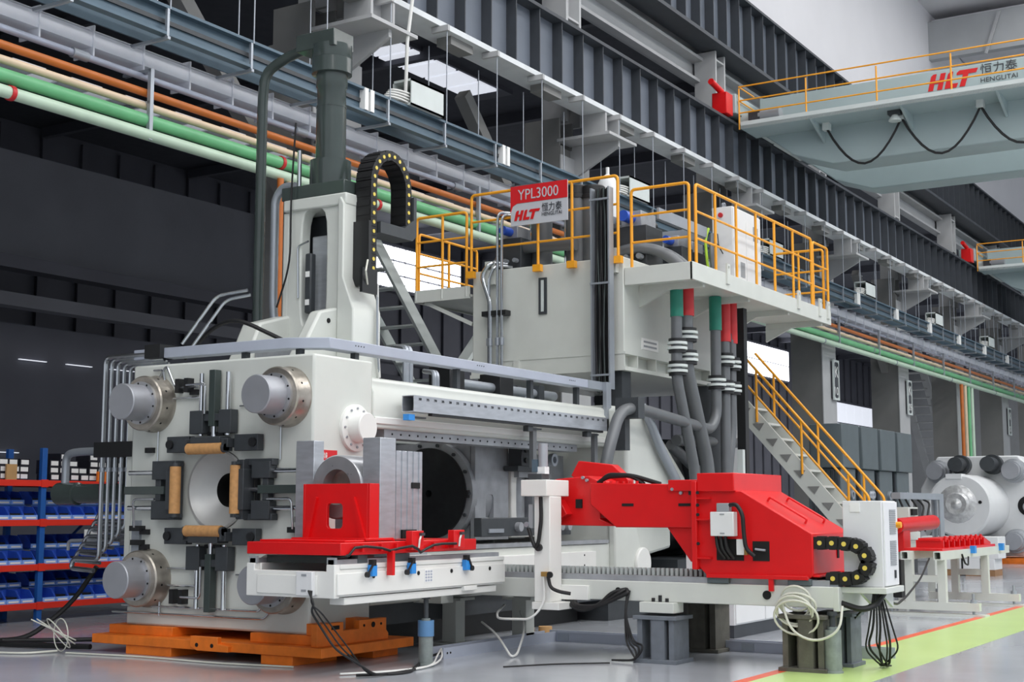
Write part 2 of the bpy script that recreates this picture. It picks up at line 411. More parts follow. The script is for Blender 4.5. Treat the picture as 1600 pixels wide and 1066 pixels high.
# ---- hanging blue-grey conductor channel
ch = thing('conductor_channel', 'blue-grey conductor channel hung by thin rods under the runway girder', 'channel', (10, 13.2, 7.8))
G().box(10, 98, 13.16, 13.19, 7.78, 8.14).out('face', 'bluegrey', ch)
G().box(10, 98, 13.06, 13.19, 8.12, 8.16).box(10, 98, 13.06, 13.19, 7.76, 7.8).out('lips', 'bluegrey', ch)
G().box(10, 98, 13.13, 13.16, 7.93, 7.99).out('busbar', 'charcoal', ch)
G().box(10, 98, 13.6, 13.63, 7.8, 8.1).out('rear_face', 'bluegrey', ch)
rodm = G().cyl((0, 0, 0), (0, 0, 1.65), .011, n=6).mesh('hanger_rod', 'galv')
brk = G().box(-.025, .025, -.16, .6, -.04, 0).box(-.02, .02, -.14, -.10, 0, .38).mesh('bracket', 'galv')
for i in range(54):
    x = 1+i*1.6
    place(brk, 'bracket', ch, (x, 0, -.06)); place(rodm, 'hanger_rod', ch, (x+.03, -.14, .32)); place(rodm, 'hanger_rod', ch, (x+.4, .5, .25))
sp = G().box(-.045, .045, -.16, -.05, -.0, .35).mesh('splice_plate', 'paper')
for i in range(14): place(sp, 'splice_plate', ch, (6.8+i*4.05, 0, 0)); place(sp, 'splice_plate', ch, (6.95+i*4.05, 0, 0))
ww = {13: 'nearest the tall press cylinder', 12: 'above the tank railing', 10: 'above the four motors', 9: 'second beyond the motors', 8: 'third beyond the motors', 11: 'behind the walkway cabinet'}
for k, s in ww.items():
    x = KX[k]+.45 if k == 13 else KX[k]+.3
    t = thing('cable_box', 'white cable box with coiled cable on the blue-grey channel, '+s, 'cable box', (x, 13.2, 8.16), 'cable boxes on the channel')
    G().box(x+.05, x+1.0, 12.98, 13.0, 8.16, 8.6).box(x+.05, x+1.0, 12.98, 13.36, 8.56, 8.6).box(x+.97, x+1.0, 12.98, 13.36, 8.16, 8.6).box(x+.05, x+1.0, 13.34, 13.36, 8.16, 8.6).box(x+.05, x+1, 12.98, 13.36, 8.16, 8.19).out('case', 'cranewhite', t)
    for j in range(4):
        G().tube([(x-.1+.32*cos(a*pi/10)+.05*j, 13.17+.13*sin(a*pi/10), 8.2+.05*j) for a in range(21)], .018, 6).out('cable_loop', 'hose_white', t)
    if k == 13: G().tube([(x+.05, 13.1, 8.3), (x-.05, 13.0, 9.2), (x+.1, 12.95, 10.4)], .03, 8).out('drop_cable', 'hose_white', t)
# ---- pipe rack along the columns
for nm, lab, z, y, r, m in [('air_pipe', 'pale green pipe, lowest of the long pipes along the columns', 6.54, 13.58, .078, 'pgreen_light'),
                            ('water_pipe', 'bright green pipe just above the lowest pale green one', 6.75, 13.64, .089, 'pgreen'),
                            ('gas_pipe', 'beige pipe between the green and orange long pipes', 6.95, 13.66, .052, 'pbeige'),
                            ('oil_pipe', 'orange pipe in the long pipe run along the columns', 7.13, 13.66, .054, 'porange'),
                            ('conduit_pipe', 'steel conduit directly under the broad grey duct', 7.36, 13.72, .047, 'psteel')]:
    t = thing(nm, lab, 'pipe', (8, y, z))
    G().cyl((8, y, z), (95, y, z), r, n=14).out('pipe_run', m, t)
    if r > .07:
        for i in range(11):
            x = 10.6+i*7.2+(4.9 if m == 'pgreen' else 0)
            G().ring((x-.03, y, z), (x+.03, y, z), r+.015, r-.002, 16).out('clamp', 'marker_red' if i < 2 else 'galv', t)
    if m == 'psteel':
        for i in range(18): G().cyl((11.6+i*4.3, y, z), (11.85+i*4.3, y, z), r+.02, n=12).out('coupling', 'galv', t)
dt = thing('cable_duct', 'broad light grey cable duct running above the coloured pipes', 'duct', (8, 13.9, 7.44))
G().prism('X', [(13.72, 7.52), (13.72, 7.72), (13.77, 7.77), (14.08, 7.77), (14.08, 7.52)], 8, 95).out('duct_body', 'duct', dt)
me = G().box(-.012, .012, -.2, .17, -.04, .37).mesh('duct_rib', 'duct')
for i in range(100): place(me, 'duct_rib', dt, (.5+i*.86, 0, 0))
lt = thing('cable_ladder', 'flat cable tray of pale plates behind the coloured pipes', 'cable tray', (8, 13.9, 7.02))
me = G().box(0, .5, -.2, .18, -.01, .01).mesh('tray_plate', 'duct')
for i in range(96): place(me, 'tray_plate', lt, (i*.9, 0, 0))
G().box(8, 95, 14.06, 14.09, 6.95, 7.1).out('side_rail', 'galv', lt)
br = G().box(-.03, .03, -.34, -.28, -.55, .42).box(-.03, .03, -.34, .2, .38, .42).box(-.03, .03, -.34, .2, -.06, -.02).mesh('rack_bracket', 'galv')
for i in range(20): place(br, 'rack_bracket', lt, (4.9+i*4-.1, -.03, -.0))
# vertical drops of the pipes at column 8
for j, (m, s) in enumerate([('porange', 'orange'), ('pbeige', 'beige'), ('pgreen', 'bright green'), ('pgreen_light', 'pale green')]):
    x = KX[8]-2.1+j*.62
    single(G().cyl((x, 13.55+.02*j, 0), (x, 13.55+.02*j, 6.46), .07, n=12), 'riser_pipe', m, s+' riser pipe dropping from the pipe run to the floor, far right', 'pipe', (x, 13, 0))
for j, (m, s) in enumerate([('porange', 'orange'), ('pbeige', 'beige'), ('pgreen', 'green')]):
    x = 15.35+j*.24
    single(G().cyl((x, 13.5+.02*j, 0), (x, 13.5+.02*j, 6.46), .05, n=12), 'riser_pipe', m, s+' riser pipe seen between the grey pipes behind the tall tower', 'pipe', (x, 13.5, 0))
# ================================================================ OVERHEAD CRANES
def build_crane():
    t = thing('bridge_crane', 'pale grey-green bridge crane with red logo, nearest overhead', 'crane', (32, 13.4, 11.5))
    # main box girder (front face carries the lettering), rear girder, end truck
    G().prism('X', [(12.9, 11.2), (12.9, 12.1), (-20, 12.1), (-20, 10.15), (11.0, 10.15), (12.0, 10.5)], 33.0, 34.0).out('main_girder', 'crane', t, .03)
    G().prism('X', [(12.9, 11.2), (12.9, 12.1), (-20, 12.1), (-20, 10.15), (11.0, 10.15), (12.0, 10.5)], 36.2, 37.0).out('rear_girder', 'crane', t, .03)
    G().box(31.9, 38.0, 13.1, 13.75, 11.5, 12.0).out('end_truck', 'crane', t, .02)
    for x in (32.4, 34.2, 35.6, 37.3):
        G().cyl((x, 13.4, 11.66), (x, 13.56, 11.66), .18, n=18).out('wheel', 'charcoal', t)
    G().box(32.3, 34.5, 12.9, 13.15, 11.3, 11.55).box(34.6, 36.6, 12.9, 13.15, 11.28, 11.5).out('wheel_guard', 'cranewhite', t)
    # walkway with guard rail
    G().box(31.95, 33.0, -20, 13.0, 11.08, 11.16).out('walkway_deck', 'crane', t)
    G().box(31.95, 32.0, -20, 13.0, 11.08, 11.26).out('toe_board', 'cranewhite', t)
    for i in range(12):
        y = 11.2-i*2.2; G().prism('Y', [(32.0, 11.08), (33.0, 11.08), (33.0, 10.7)], y-.03, y+.03).out('walkway_bracket', 'crane', t)
    pm = G().cyl((0, 0, 0), (0, 0, 1.05), .022, n=8).mesh('rail_post', 'yellow')
    for i in range(18): place(pm, 'rail_post', t, (.0, -.35-i*1.75, -.42))
    for z in (11.5, 11.82, 12.18): G().tube([(32.0, 13.05, z), (32.0, -18, z)], .02, 8).out('guard_rail', 'yellow', t)
    for z in (11.82, 12.18): G().tube([(32.0, 13.05, z), (33.0, 13.05, z)], .02, 8).out('guard_rail', 'yellow', t)
    # buffer and drive
    bf = G().box(31.45, 31.85, 13.15, 13.55, 11.4, 11.95).out('buffer', 'red', t, .02)
    G().cyl((31.6, 13.35, 12.0), (30.95, 13.35, 12.1), .08, n=12).out('buffer_pad', 'red', bf)
    G().cyl((32.25, 12.6, 11.42), (32.25, 12.05, 11.42), .16, n=16).out('drive_motor', 'plastic_grey', t)
    G().box(32.1, 32.4, 12.55, 12.85, 11.2, 11.55).out('gearbox', 'charcoal', t)
    # festoon cables and hall lamp
    for i in range(6):
        y = 11.0-i*1.85
        G().tube([(32.6, y-1.85*j/12, 10.95-1.0*sin(pi*j/12)**.9) for j in range(13)], .03, 6).out('festoon_cable', 'rubber', t)
        G().box(32.5, 32.7, y-.08, y+.08, 10.9, 11.08).out('festoon_trolley', 'cranewhite', t)
    lm = G().box(32.3, 32.55, 9.1, 9.4, 10.98, 11.2).out('lamp_box', 'charcoal', t)
    G().lathe((32.4, 9.25, 10.98), (0, 0, -1), [(0, .07), (.12, .15), (.15, .15)], 20).out('lamp_shade', 'cranewhite', lm)
    return t
crn = build_crane()
crn2 = copy_tree(crn, None, 'bridge crane farther down the hall at the right edge', (24.6, 0, 0)); crn2['group'] = 'bridge cranes'; crn['group'] = 'bridge cranes'
hlt_logo((32.99, 8.6, 11.6), .4, (0, -1, 0), (0, 0, 1), crn, 'logo')
text_part('恒力泰', .3, (32.985, 7.36, 11.82), (0, -1, 0), (0, 0, 1), 'letter_dark', 'characters', crn, .84)
text_part('HENGLITAI', .16, (32.985, 7.36, 11.62), (0, -1, 0), (0, 0, 1), 'letter_dark', 'lettering', crn, .84)
# ================================================================ THE EXTRUSION PRESS
CY, CZ = 10.94, 1.82
# ---- orange transport base under the front platen
t = thing('transport_skid', 'orange steel skid with bracket lugs under the front of the press', 'skid', (11.9, 10.9, 0))
G().box(11.25, 12.85, 9.22, 12.58, .1, .2).out('lower_plate', 'orange', t, .006)
G().box(11.43, 12.6, 9.5, 10.35, .2, .3).out('pad', 'orange', t, .006)
G().box(11.43, 12.6, 11.5, 12.5, .2, .3).out('pad', 'orange', t, .006)
G().box(11.27, 12.0, 9.62, 10.05, 0, .1).out('foot', 'orange', t, .006)
G().box(11.27, 12.0, 11.35, 12.05, 0, .1).out('foot', 'orange', t, .006)
G().box(12.35, 12.8, 9.4, 9.9, 0, .1).out('foot', 'orange', t, .006)
G().prism('X', [(10.45, .1), (10.9, .1), (11.0, .14), (11.0, .25), (10.6, .25), (10.6, .18), (10.45, .16)], 11.2, 11.26).out('lug', 'orange', t, .004)
for y in (10.68, 10.9): G().cyl((11.195, y, .16), (11.205, y, .16), .022, n=12).out('lug_hole', 'dark_hole', t)
G().prism('Y', [(11.32, .2), (11.32, .43), (11.75, .43), (11.75, .34), (12.02, .34), (12.02, .43), (12.5, .43), (12.5, .3), (12.54, .26), (12.54, .2)], 9.34, 9.42).out('side_bracket', 'orange', t, .004)
G().box(11.46, 11.7, 9.42, 9.6, .3, .42).out('stop_block', 'orange', t, .004)
G().box(12.1, 12.3, 9.42, 9.6, .3, .44).out('stop_block', 'orange', t, .004)
G().box(11.55, 11.68, 9.335, 9.345, .36, .4).out('slot', 'dark_hole', t)
for x in (12.1, 12.26, 12.4): G().cyl((x, 9.332, .37), (x, 9.345, .37), .03 if x == 12.26 else .014, n=12).out('hole', 'dark_hole', t)
# ---- front platen
P = thing('press_platen', 'huge cream front platen of the press with four round tie-rod ends', 'press platen', (12.0, CY, .3))
X0, X1 = 11.5, 12.53
G().holed('X', (9.59, 12.31, .3, 3.27), (CY, CZ), .43, .43, X0, X1, 48).out('body', 'cream', P, .025)
G().box(11.6, 12.4, 12.2, 12.5, .95, 2.65).out('side_rib', 'cream', P, .02)
G().lathe((11.49, CY, CZ), (1, 0, 0), [(0, .445), (0, .42), (.03, .40), (.10, .33), (.16, .24), (.2, .19)], 48, False).out('bore_dish', 'dish', P)
G().lathe((11.69, CY, CZ), (1, 0, 0), [(0, .19), (.5, .19), (.5, .01)], 32, False).out('bore_tube', 'dark_hole', P)
TR = [(CY+s*1.0, CZ+q*.99) for s in (1, -1) for q in (1, -1)]
for y, z in TR:
    nut = G().lathe((11.5, y, z), (-1, 0, 0), [(0, .33), (.03, .33), (.05, .315), (.2, .315), (.215, .30), (.215, .23)], 48).out('tie_rod_nut', 'nutsteel', P)
    G().ring((11.29, y, z), (11.25, y, z), .245, .20, 40).out('lock_ring', 'steel', nut)
    sc = G()
    for i in range(10):
        a = 2*pi*i/10+.2
        for rr, xx in ((.312, 11.38), (.225, 11.26)):
            c = V((xx, y+rr*cos(a), z+rr*sin(a)))
            if rr > .3: sc.cyl(c, c+V((0, cos(a)*.006, sin(a)*.006)), .013, n=8)
            else: sc.cyl(c, c+V((-.014, 0, 0)), .012, n=8)
    sc.out('set_screws', 'dark_hole', nut)
    G().lathe((11.3, y, z), (-1, 0, 0), [(0, .205), (.315, .205), (.325, .195)], 48).out('tie_rod_end', 'rodsteel', P)
# flange on the platen's side
fx, fz = 12.2, 2.5
G().lathe((fx, 9.6, fz), (0, -1, 0), [(0, .26), (.05, .26), (.055, .25), (.055, .17), (.2, .165), (.21, .155)], 40).out('side_flange', 'white', P)
bo = G()
for i in range(12):
    a = 2*pi*i/12; c = V((fx+.215*cos(a), 9.548, fz+.215*sin(a))); bo.cyl(c, c+V((0, -.015, 0)), .014, n=8)
bo.out('flange_bolts', 'castgrey', P)
nt = G().box(11.55, 11.9, 9.583, 9.588, 1.84, 2.24).out('notice', 'paper', P)
G().box(11.55, 11.9, 9.579, 9.584, 2.13, 2.24).out('notice_header', 'sign_red', nt)
text_part('HLT恒力泰', .07, (11.57, 9.577, 2.155), (1, 0, 0), (0, 0, 1), 'paper', 'notice_text', nt, .16)
for i in range(3): G().box(11.66, 11.7+.05*i, 9.580, 9.584, 2.06-.08*i, 2.075-.08*i).out('notice_line', 'letter_dark', nt)
# roller guide assemblies round the bore
def roller_unit(fr, side):
    """fr(u,v,w): u outward from bore, v across, w out of the face"""
    u = G()
    def bx(g, u0, u1, v0, v1, w0, w1):
        cs = [fr(a, b, c) for c in (w0, w1) for b in (v0, v1) for a in (u0, u1)]
        g.add(cs, [(0, 2, 3, 1), (4, 5, 7, 6), (0, 1, 5, 4), (2, 6, 7, 3), (0, 4, 6, 2), (1, 3, 7, 5)]); return g
    def cy(g, a, b, r, n=14): return g.cyl(fr(*a), fr(*b), r, n=n)
    root = bx(bx(bx(G(), .62, .88, -.30, -.12, .02, .14), .62, .88, .12, .32, .02, .14), .76, .84, -.12, .12, .02, .12).out('guide_block', 'charcoal', P, .006)
    bx(G(), .60, .64, -.12, .12, .02, .06).out('block_web', 'black', root)
    bx(bx(G(), .46, .56, -.32, .32, .06, .2), .5, .58, -.22, .22, .04, .22).out('roller_beam', 'charcoal', root, .006)
    if side in 'TB':
        bx(G(), .42, .6, -.68, -.34, .02, .12).out('arm', 'charcoal', root, .006); bx(G(), .42, .6, .34, .68, .02, .12).out('arm', 'charcoal', root, .006)
        for v in (-.62, .62): cy(G(), (.51, v, .12), (.51, v, .15), .05).out('arm_bolt', 'black', root)
    else:
        bx(G(), .5, .9, -.33, -.26, .02, .12).out('side_cheek', 'charcoal', root, .006); bx(G(), .5, .9, .26, .33, .02, .12).out('side_cheek', 'charcoal', root, .006)
    cy(G(), (.45, -.26, .2), (.45, .26, .2), .062, 24).out('roller', 'tan', root)
    for q in (-1, 1):
        cy(G(), (.45, q*.262, .2), (.45, q*.3, .2), .05).out('roller_cap', 'charcoal', root)
        bx(G(), .42, .54, min(q*.27, q*.3), max(q*.27, q*.3), .1, .24).out('roller_cheek', 'charcoal', root)
    for v in (-.2, .2): cy(G(), (.6, v, .08), (1.3, v, .08), .028).out('guide_rod', 'chrome', root)
    bx(G(), .7, 1.33, -.045, .045, .03, .13).out('stroke_cylinder', 'darkgreen', root, .005)
    cy(G(), (.56, 0, .08), (.72, 0, .08), .03).out('piston_rod', 'chrome', root)
    G().tube([fr(.84, .1, .13), fr(.95, .1, .13), fr(1.18, .1, .13), fr(1.18, .42, .1)], .014, 8, .06).out('feed_pipe', 'pipesteel', root)
    bx(G(), 1.1, 1.26, .40, .46, 0, .1).out('pipe_clamp', 'black', root)
    bx(G(), 1.1, 1.26, .56, .62, 0, .08).out('pipe_clamp', 'black', root)
    G().tube([fr(.92, -.32, .02), fr(.92, -.7, .02)], .009, 6).out('grease_line', 'pipesteel', root)
XF = 11.5
roller_unit(lambda u, v, w: V((XF-w, CY+v, CZ+u)), 'T')
roller_unit(lambda u, v, w: V((XF-w, CY+v, CZ-u)), 'B')
roller_unit(lambda u, v, w: V((XF-w, CY+u, CZ-v)), 'L')
roller_unit(lambda u, v, w: V((XF-w, CY-u, CZ-v)), 'R')
# lubrication pipes on the platen face
for pts in ([(11.47, 12.35, .52), (11.47, 10.25, .52), (11.47, 10.25, .75)],
            [(11.47, 12.5, .44), (11.47, 10.2, .44), (11.47, 10.12, .52), (11.47, 10.12, .8)],
            [(11.47, 11.65, .95), (11.47, 11.15, .95), (11.47, 11.1, 1.05)],
            [(11.47, 11.75, .42), (11.47, 11.75, .76), (11.47, 11.15, .76)],
            [(11.47, 11.9, 3.05), (11.47, 11.75, 3.25), (11.47, 11.6, 2.98), (11.47, 11.25, 2.98)],
            [(11.47, 11.95, 3.2), (11.47, 11.8, 3.2), (11.47, 11.72, 2.86), (11.47, 11.2, 2.86)],
            [(11.47, 9.85, 1.85), (11.47, 9.75, 1.85), (11.47, 9.75, 1.45), (11.47, 9.62, 1.3)],
            [(11.47, 9.65, 1.8), (11.47, 9.63, 1.45), (11.47, 9.5, 1.3)]):
    G().tube(pts, .013, 8, .05).out('lube_pipe', 'pipesteel', P)
for y, z in ((9.72, 1.5), (9.62, 1.5), (11.98, 2.28), (12.02, 1.35), (12.02, 1.18), (11.3, 2.92)):
    G().box(11.45, 11.5, y-.06, y+.06, z-.03, z+.03).out('pipe_block', 'black', P)
G().box(11.46, 11.5, 12.1, 12.22, 1.05, 1.48).out('valve_plate', 'galv', P)
# ---- prestressed columns between the platens
CL = [('upper near', -1, 1), ('lower near', -1, -1), ('upper far', 1, 1), ('lower far', 1, -1)]
for s, sy, sz in CL:
    y = CY+sy*1.0; z = CZ+sz*.99
    t = thing('tie_beam', s.split()[0].capitalize().lower()+' cream beam between the press platens, '+('near side' if sy < 0 else 'far side'), 'press beam', (12.55, y, z-.3), 'beams between the platens')
    h = .29
    if sz > 0: pr = [(y-.34, z-h), (y-.34, z+.12), (y-.30, z+.18), (y-.30, z+h-.03), (y-.26, z+h), (y+.34, z+h), (y+.34, z-h)]
    else: pr = [(y-.34, z-h), (y-.34, z+h), (y+.34, z+h), (y+.34, z-h)]
    G().prism('X', pr, 12.55, 18.3).out('beam', 'cream', t, .02)
    if sz > 0:
        G().box(12.58, 18.2, y-.36, y-.33, z-.24, z-.16).out('lower_ledge', 'white', t, .01)
        G().box(12.85, 17.4, y-.28, y-.02, z-h-.1, z-h).out('guide_strip', 'castgrey', t)
        bt = G()
        for i in range(26): bt.cyl((13.0+i*.17, y-.285, z-h-.05), (13.0+i*.17, y-.27, z-h-.05), .013, n=6)
        bt.out('strip_bolts', 'dark_hole', t)
    else:
        G().box(12.6, 18.2, y-.36, y-.1, z+h, z+h+.05).out('slide_rail', 'castgrey', t)
# ---- measuring beam on the upper near column
t = thing('scale_beam', 'bare metal box beam with stamped scale numbers on the upper press beam', 'scale beam', (12.95, 9.4, 2.7))
G().holed('X', (9.33, 9.5, 2.72, 2.91), (9.415, 2.815), .078, .088, 12.97, 17.7, 16, 12).out('beam', 'brushed', t)
G().box(13.6, 17.66, 9.332, 9.502, 2.73, 2.9).out('core', 'black', t)
for i in range(30):
    text_part(str((60-i)*5), .042, (13.06+i*.155, 9.328, 2.855), (1, 0, 0), (0, 0, 1), 'charcoal', 'number', t, .055)
G().box(13.35, 17.6, 9.34, 9.4, 2.69, 2.72).out('slot_rail', 'black', t)
for x in (12.95, 15.6, 17.2):
    G().box(x-.04, x+.08, 9.36, 9.44, 2.62, 2.69).out('limit_switch', 'switch_blue' if x < 13 else 'charcoal', t)
    G().box(x+.08, x+.32, 9.37, 9.42, 2.65, 2.67).out('switch_bar', 'charcoal', t)
for x in (15.75, 17.45):
    G().box(x, x+.09, 9.4, 9.46, 1.95 if x > 16 else 2.15, 2.68).out('trip_arm', 'greypipe', t)
# ---- container housing with black face disc
t = thing('container_housing', 'grey container housing with big black round face inside the press', 'container', (15.6, CY, 1.0))
G().lathe((15.57, CY, CZ), (1, 0, 0), [(0, .60), (0, .71), (.12, .71), (.14, .68), (.8, .68)], 64, False).out('shell', 'castgrey', t)
G().lathe((15.56, CY, CZ), (1, 0, 0), [(0, .6), (.0, .05), (.12, .03)], 64, False).out('face_disc', 'discblack', t)
G().ring((15.545, CY, CZ), (15.57, CY, CZ), .615, .585, 64).out('face_rim', 'black', t)
bt = G()
for i in range(14):
    a = 2*pi*i/14; c = V((15.565, CY+.66*cos(a), CZ+.66*sin(a))); bt.cyl(c, c+V((-.03, 0, 0)), .024, n=8)
bt.out('face_bolts', 'charcoal', t)
G().box(15.52, 15.58, CY-.66, CY-.58, CZ-.06, CZ+.04).out('locating_key', 'black', t)
G().holed('Y', (15.66, 16.5, 1.2, 2.48), (16.02, 1.62), .1, .19, 10.25, 10.32, 28, 5).out('side_panel', 'castgrey', t)
G().box(15.85, 16.2, 10.34, 10.36, 1.4, 1.85).out('panel_backing', 'cranewhite', t)
G().prism('Y', [(15.72, 2.5), (16.48, 2.5), (16.48, 1.2), (15.72, 1.2)], 10.37, 11.6).out('housing_core', 'castgrey', t)
# ---- moving crosshead frame and its slide
t = thing('press_crosshead', 'pale moving crosshead frame with dark slide block inside the press', 'crosshead', (16.9, CY, 1.2))
G().holed('Y', (16.54, 17.6, 1.22, 2.2), (17.03, 1.76), .36, .36, 10.22, 10.32, 32, 6).out('frame', 'white', t, .015)
G().cyl((17.05, 10.6, 1.2), (17.05, 10.6, 2.4), .24, n=28).out('strut', 'castgrey', t)
G().box(17.3, 18.2, 10.34, 12.1, 1.25, 2.4).out('crosshead_body', 'castgrey', t)
G().box(14.85, 17.15, 9.62, 9.74, 1.26, 1.5).out('slide_block', 'charcoal', t, .01)
G().box(15.0, 15.35, 9.6, 9.62, 1.31, 1.36).out('slide_key', 'galv', t)
for x in (15.7, 16.3, 16.8, 17.0): G().cyl((x, 9.62, 1.38), (x, 9.55, 1.38), .06, n=12).out('slide_bolt', 'castgrey', t)
G().box(16.45, 16.8, 10.0, 10.22, 2.2, 2.5).out('valve_block', 'charcoal', t, .01)
for a in (16.54, 16.71):
    for z in (2.28, 2.42): G().cyl((a, 10.0, z), (a, 9.97, z), .035, n=12).out('port', 'black', t)
G().box(16.35, 16.95, 10.0, 10.22, 2.13, 2.2).out('valve_base', 'charcoal', t)
G().box(16.6, 17.5, 10.14, 10.22, 2.05, 2.18).out('clamp_bar', 'castgrey', t)
G().ring((17.1, 9.85, 2.3), (17.1, 9.92, 2.3), .09, .05, 20).out('eyebolt', 'galv', t)
# ---- rear platen, flared feet and main cylinder
t = thing('rear_platen', 'cream flared rear platen of the press under the oil tank', 'press platen', (18.8, CY, 0))
G().prism('Y', [(18.3, .35), (18.3, 3.15), (19.1, 3.15), (19.35, 2.85), (19.4, 2.3), (20.4, 2.05), (20.4, 1.0), (19.5, .9), (19.3, .35)], 9.62, 12.26).out('body', 'cream', t, .05)
for z in (2.82, .8): G().cyl((19.1, 9.63, z), (19.1, 9.45, z), .24, n=32).out('boss', 'white', t, .02)
G().prism('Y', [(18.25, 3.1), (18.9, 3.1), (20.3, 2.1), (20.3, 1.95), (18.25, 1.9)], 9.3, 9.62).out('flare', 'cream', t, .05)
G().prism('Y', [(18.25, .35), (19.1, .35), (19.1, 1.0), (18.75, 1.9), (18.25, 1.9)], 9.5, 9.62).out('foot', 'cream', t, .03)
G().box(18.2, 19.8, 9.6, 12.3, 0, .35).out('sole', 'charcoal', t)
G().cyl((20.4, CY, CZ), (23.6, CY, CZ), .95, n=48).out('main_cylinder', 'greypipe', t)
for x in (20.7, 22.9): G().ring((x, CY, CZ), (x+.35, CY, CZ), 1.05, .9, 48).out('cylinder_band', 'charcoal', t)
G().box(20.8, 23.4, 9.7, 12.2, 0, .8).out('cylinder_cradle', 'charcoal', t)
# machine bed between the platens
t = thing('press_bed', 'cream lower bed with dark underside between the press platens', 'press bed', (15, CY, 0))
G().box(12.6, 18.25, 9.7, 12.2, .3, .6).out('bed_plate', 'charcoal', t)
G().box(14.9, 17.7, 9.52, 9.66, .72, 1.02).out('bed_rail', 'white', t, .01)
for x in (17.35,):
    for z in (.83, .97): G().cyl((x, 9.518, z), (x, 9.53, z), .015, n=8).out('screw_hole', 'dark_hole', t)
G().box(13, 18, 10, 12, 0, .3).out('pit_frame', 'black', t)
# ---- vertical shear tower over the press
t = thing('shear_tower', 'tall cream tower with grey hydraulic cylinder standing behind the front platen', 'hydraulic tower', (13.3, CY, 3.0))
def fr(y0, y1, z0, z1, x0, x1, n, m='cream', bv=.02): return G().box(x0, x1, y0, y1, z0, z1).out(n, m, t, bv)
G().holed('X', (10.52, 11.4, 3.2, 5.5), (10.98, 4.55), .2, .75, 13.12, 13.3, 36, 5).out('front_frame', 'cream', t, .02)
G().prism('X', [(10.3, 3.0), (10.55, 3.0), (10.55, 5.35), (10.52, 5.4), (10.46, 5.3), (10.46, 4.4), (10.3, 4.0)], 13.05, 13.6).out('side_cheek', 'cream', t, .015)
fr(11.38, 11.48, 3.0, 5.3, 13.12, 13.6, 'side_cheek')
fr(10.45, 11.45, 5.3, 5.45, 13.08, 13.7, 'top_plate')
fr(10.6, 11.4, 3.1, 5.3, 13.5, 13.6, 'rear_frame', 'charcoal')
fr(10.78, 11.16, 3.2, 5.0, 13.3, 13.42, 'slide', 'brushed')
fr(11.0, 11.1, 4.0, 4.75, 13.1, 13.2, 'sensor_bar', 'charcoal')
for z in (4.1, 4.45): G().box(13.09, 13.1, 11.02, 11.08, z, z+.07).out('sensor_label', 'paper', t)
G().prism('Y', [(12.3, 3.27), (12.75, 3.95), (13.15, 4.05), (13.3, 4.05), (13.3, 3.0), (12.3, 3.0)], 10.55, 10.72).out('shoulder', 'cream', t, .03)
G().prism('Y', [(12.3, 3.27), (12.6, 3.85), (13.15, 4.0), (13.3, 4.0), (13.3, 3.0), (12.3, 3.0)], 11.35, 11.65).out('shoulder', 'cream', t, .03)
fr(10.72, 11.35, 3.0, 3.5, 12.5, 13.2, 'shoulder_bed', 'castgrey')
for z in (3.85, 3.55): G().cyl((12.9, 10.56, z), (12.9, 10.54, z), .03, n=12).out('shoulder_hole', 'dark_hole', t)
cxx, cyy = 13.42, 10.98
fr(10.5, 11.5, 5.45, 5.62, 13.1, 13.75, 'cylinder_base', 'darkgreen', .01)
G().lathe((cxx, cyy, 5.6), (0, 0, 1), [(0, .26), (.36, .26), (.37, .19), (1.05, .19), (1.05, .195), (1.07, .195), (1.07, .185), (1.3, .185), (1.32, .20), (1.48, .20), (1.49, .255), (1.68, .255), (1.685, .25), (1.7, .255), (1.86, .255), (1.87, .2)], 40).out('cylinder', 'darkgreen', t)
fr(10.78, 11.4, 7.4, 7.62, 13.2, 13.6, 'cylinder_cap', 'darkgreen', .01)
G().tube([(13.4, 11.3, 7.52), (13.4, 11.75, 7.44), (13.4, 12.08, 7.3), (13.4, 12.12, 7.0), (13.4, 12.13, 4.2), (13.4, 12.1, 3.5)], .068, 14, .25, 8).out('oil_pipe', 'darkgreen', t)
G().tube([(13.3, 11.45, 5.68), (13.3, 11.65, 5.7), (13.3, 11.78, 5.55), (13.3, 11.78, 4.2), (13.3, 11.7, 3.5)], .055, 12, .15, 8).out('oil_pipe', 'galv', t)
G().cyl((13.2, 11.3, 5.62), (13.2, 11.3, 6.1), .028, n=10).out('guide_pin', 'chrome', t)
G().tube([(13.0, 11.2, 6.4), (13.05, 11.3, 5.5), (13.0, 11.25, 4.6), (13.05, 11.5, 4.1)], .012, 6, .3).out('signal_cable', 'rubber', t)
G().tube([(13.1, 11.2, 4.2), (13.1, 11.22, 4.85), (13.1, 11.05, 4.9)], .012, 6, .05).out('grease_line', 'pipesteel', t)
G().tube([(12.3, 11.3, 4.2), (12.2, 11.7, 4.15), (11.9, 11.95, 3.55)], .02, 8, .1).out('feed_pipe', 'pipesteel', t)
G().tube([(12.35, 11.3, 4.15), (12.25, 11.6, 4.1), (11.95, 11.85, 3.5)], .02, 8, .1).out('feed_pipe', 'pipesteel', t)
G().tube([(12.3, 10.7, 3.55), (12.1, 11.3, 3.85), (12.2, 11.8, 3.75), (12.1, 12.1, 3.4)], .025, 8, .3).out('hose', 'rubber', t)
for i in range(3):
    G().tube([(13.5, 10.28, 4.35), (13.5-.02*i, 10.26-.01*i, 3.6), (13.55, 10.27, 3.2)], .014+.004*(i == 1), 8).out('chain_cable', ['rubber', 'hose_white', 'galv'][i], t)
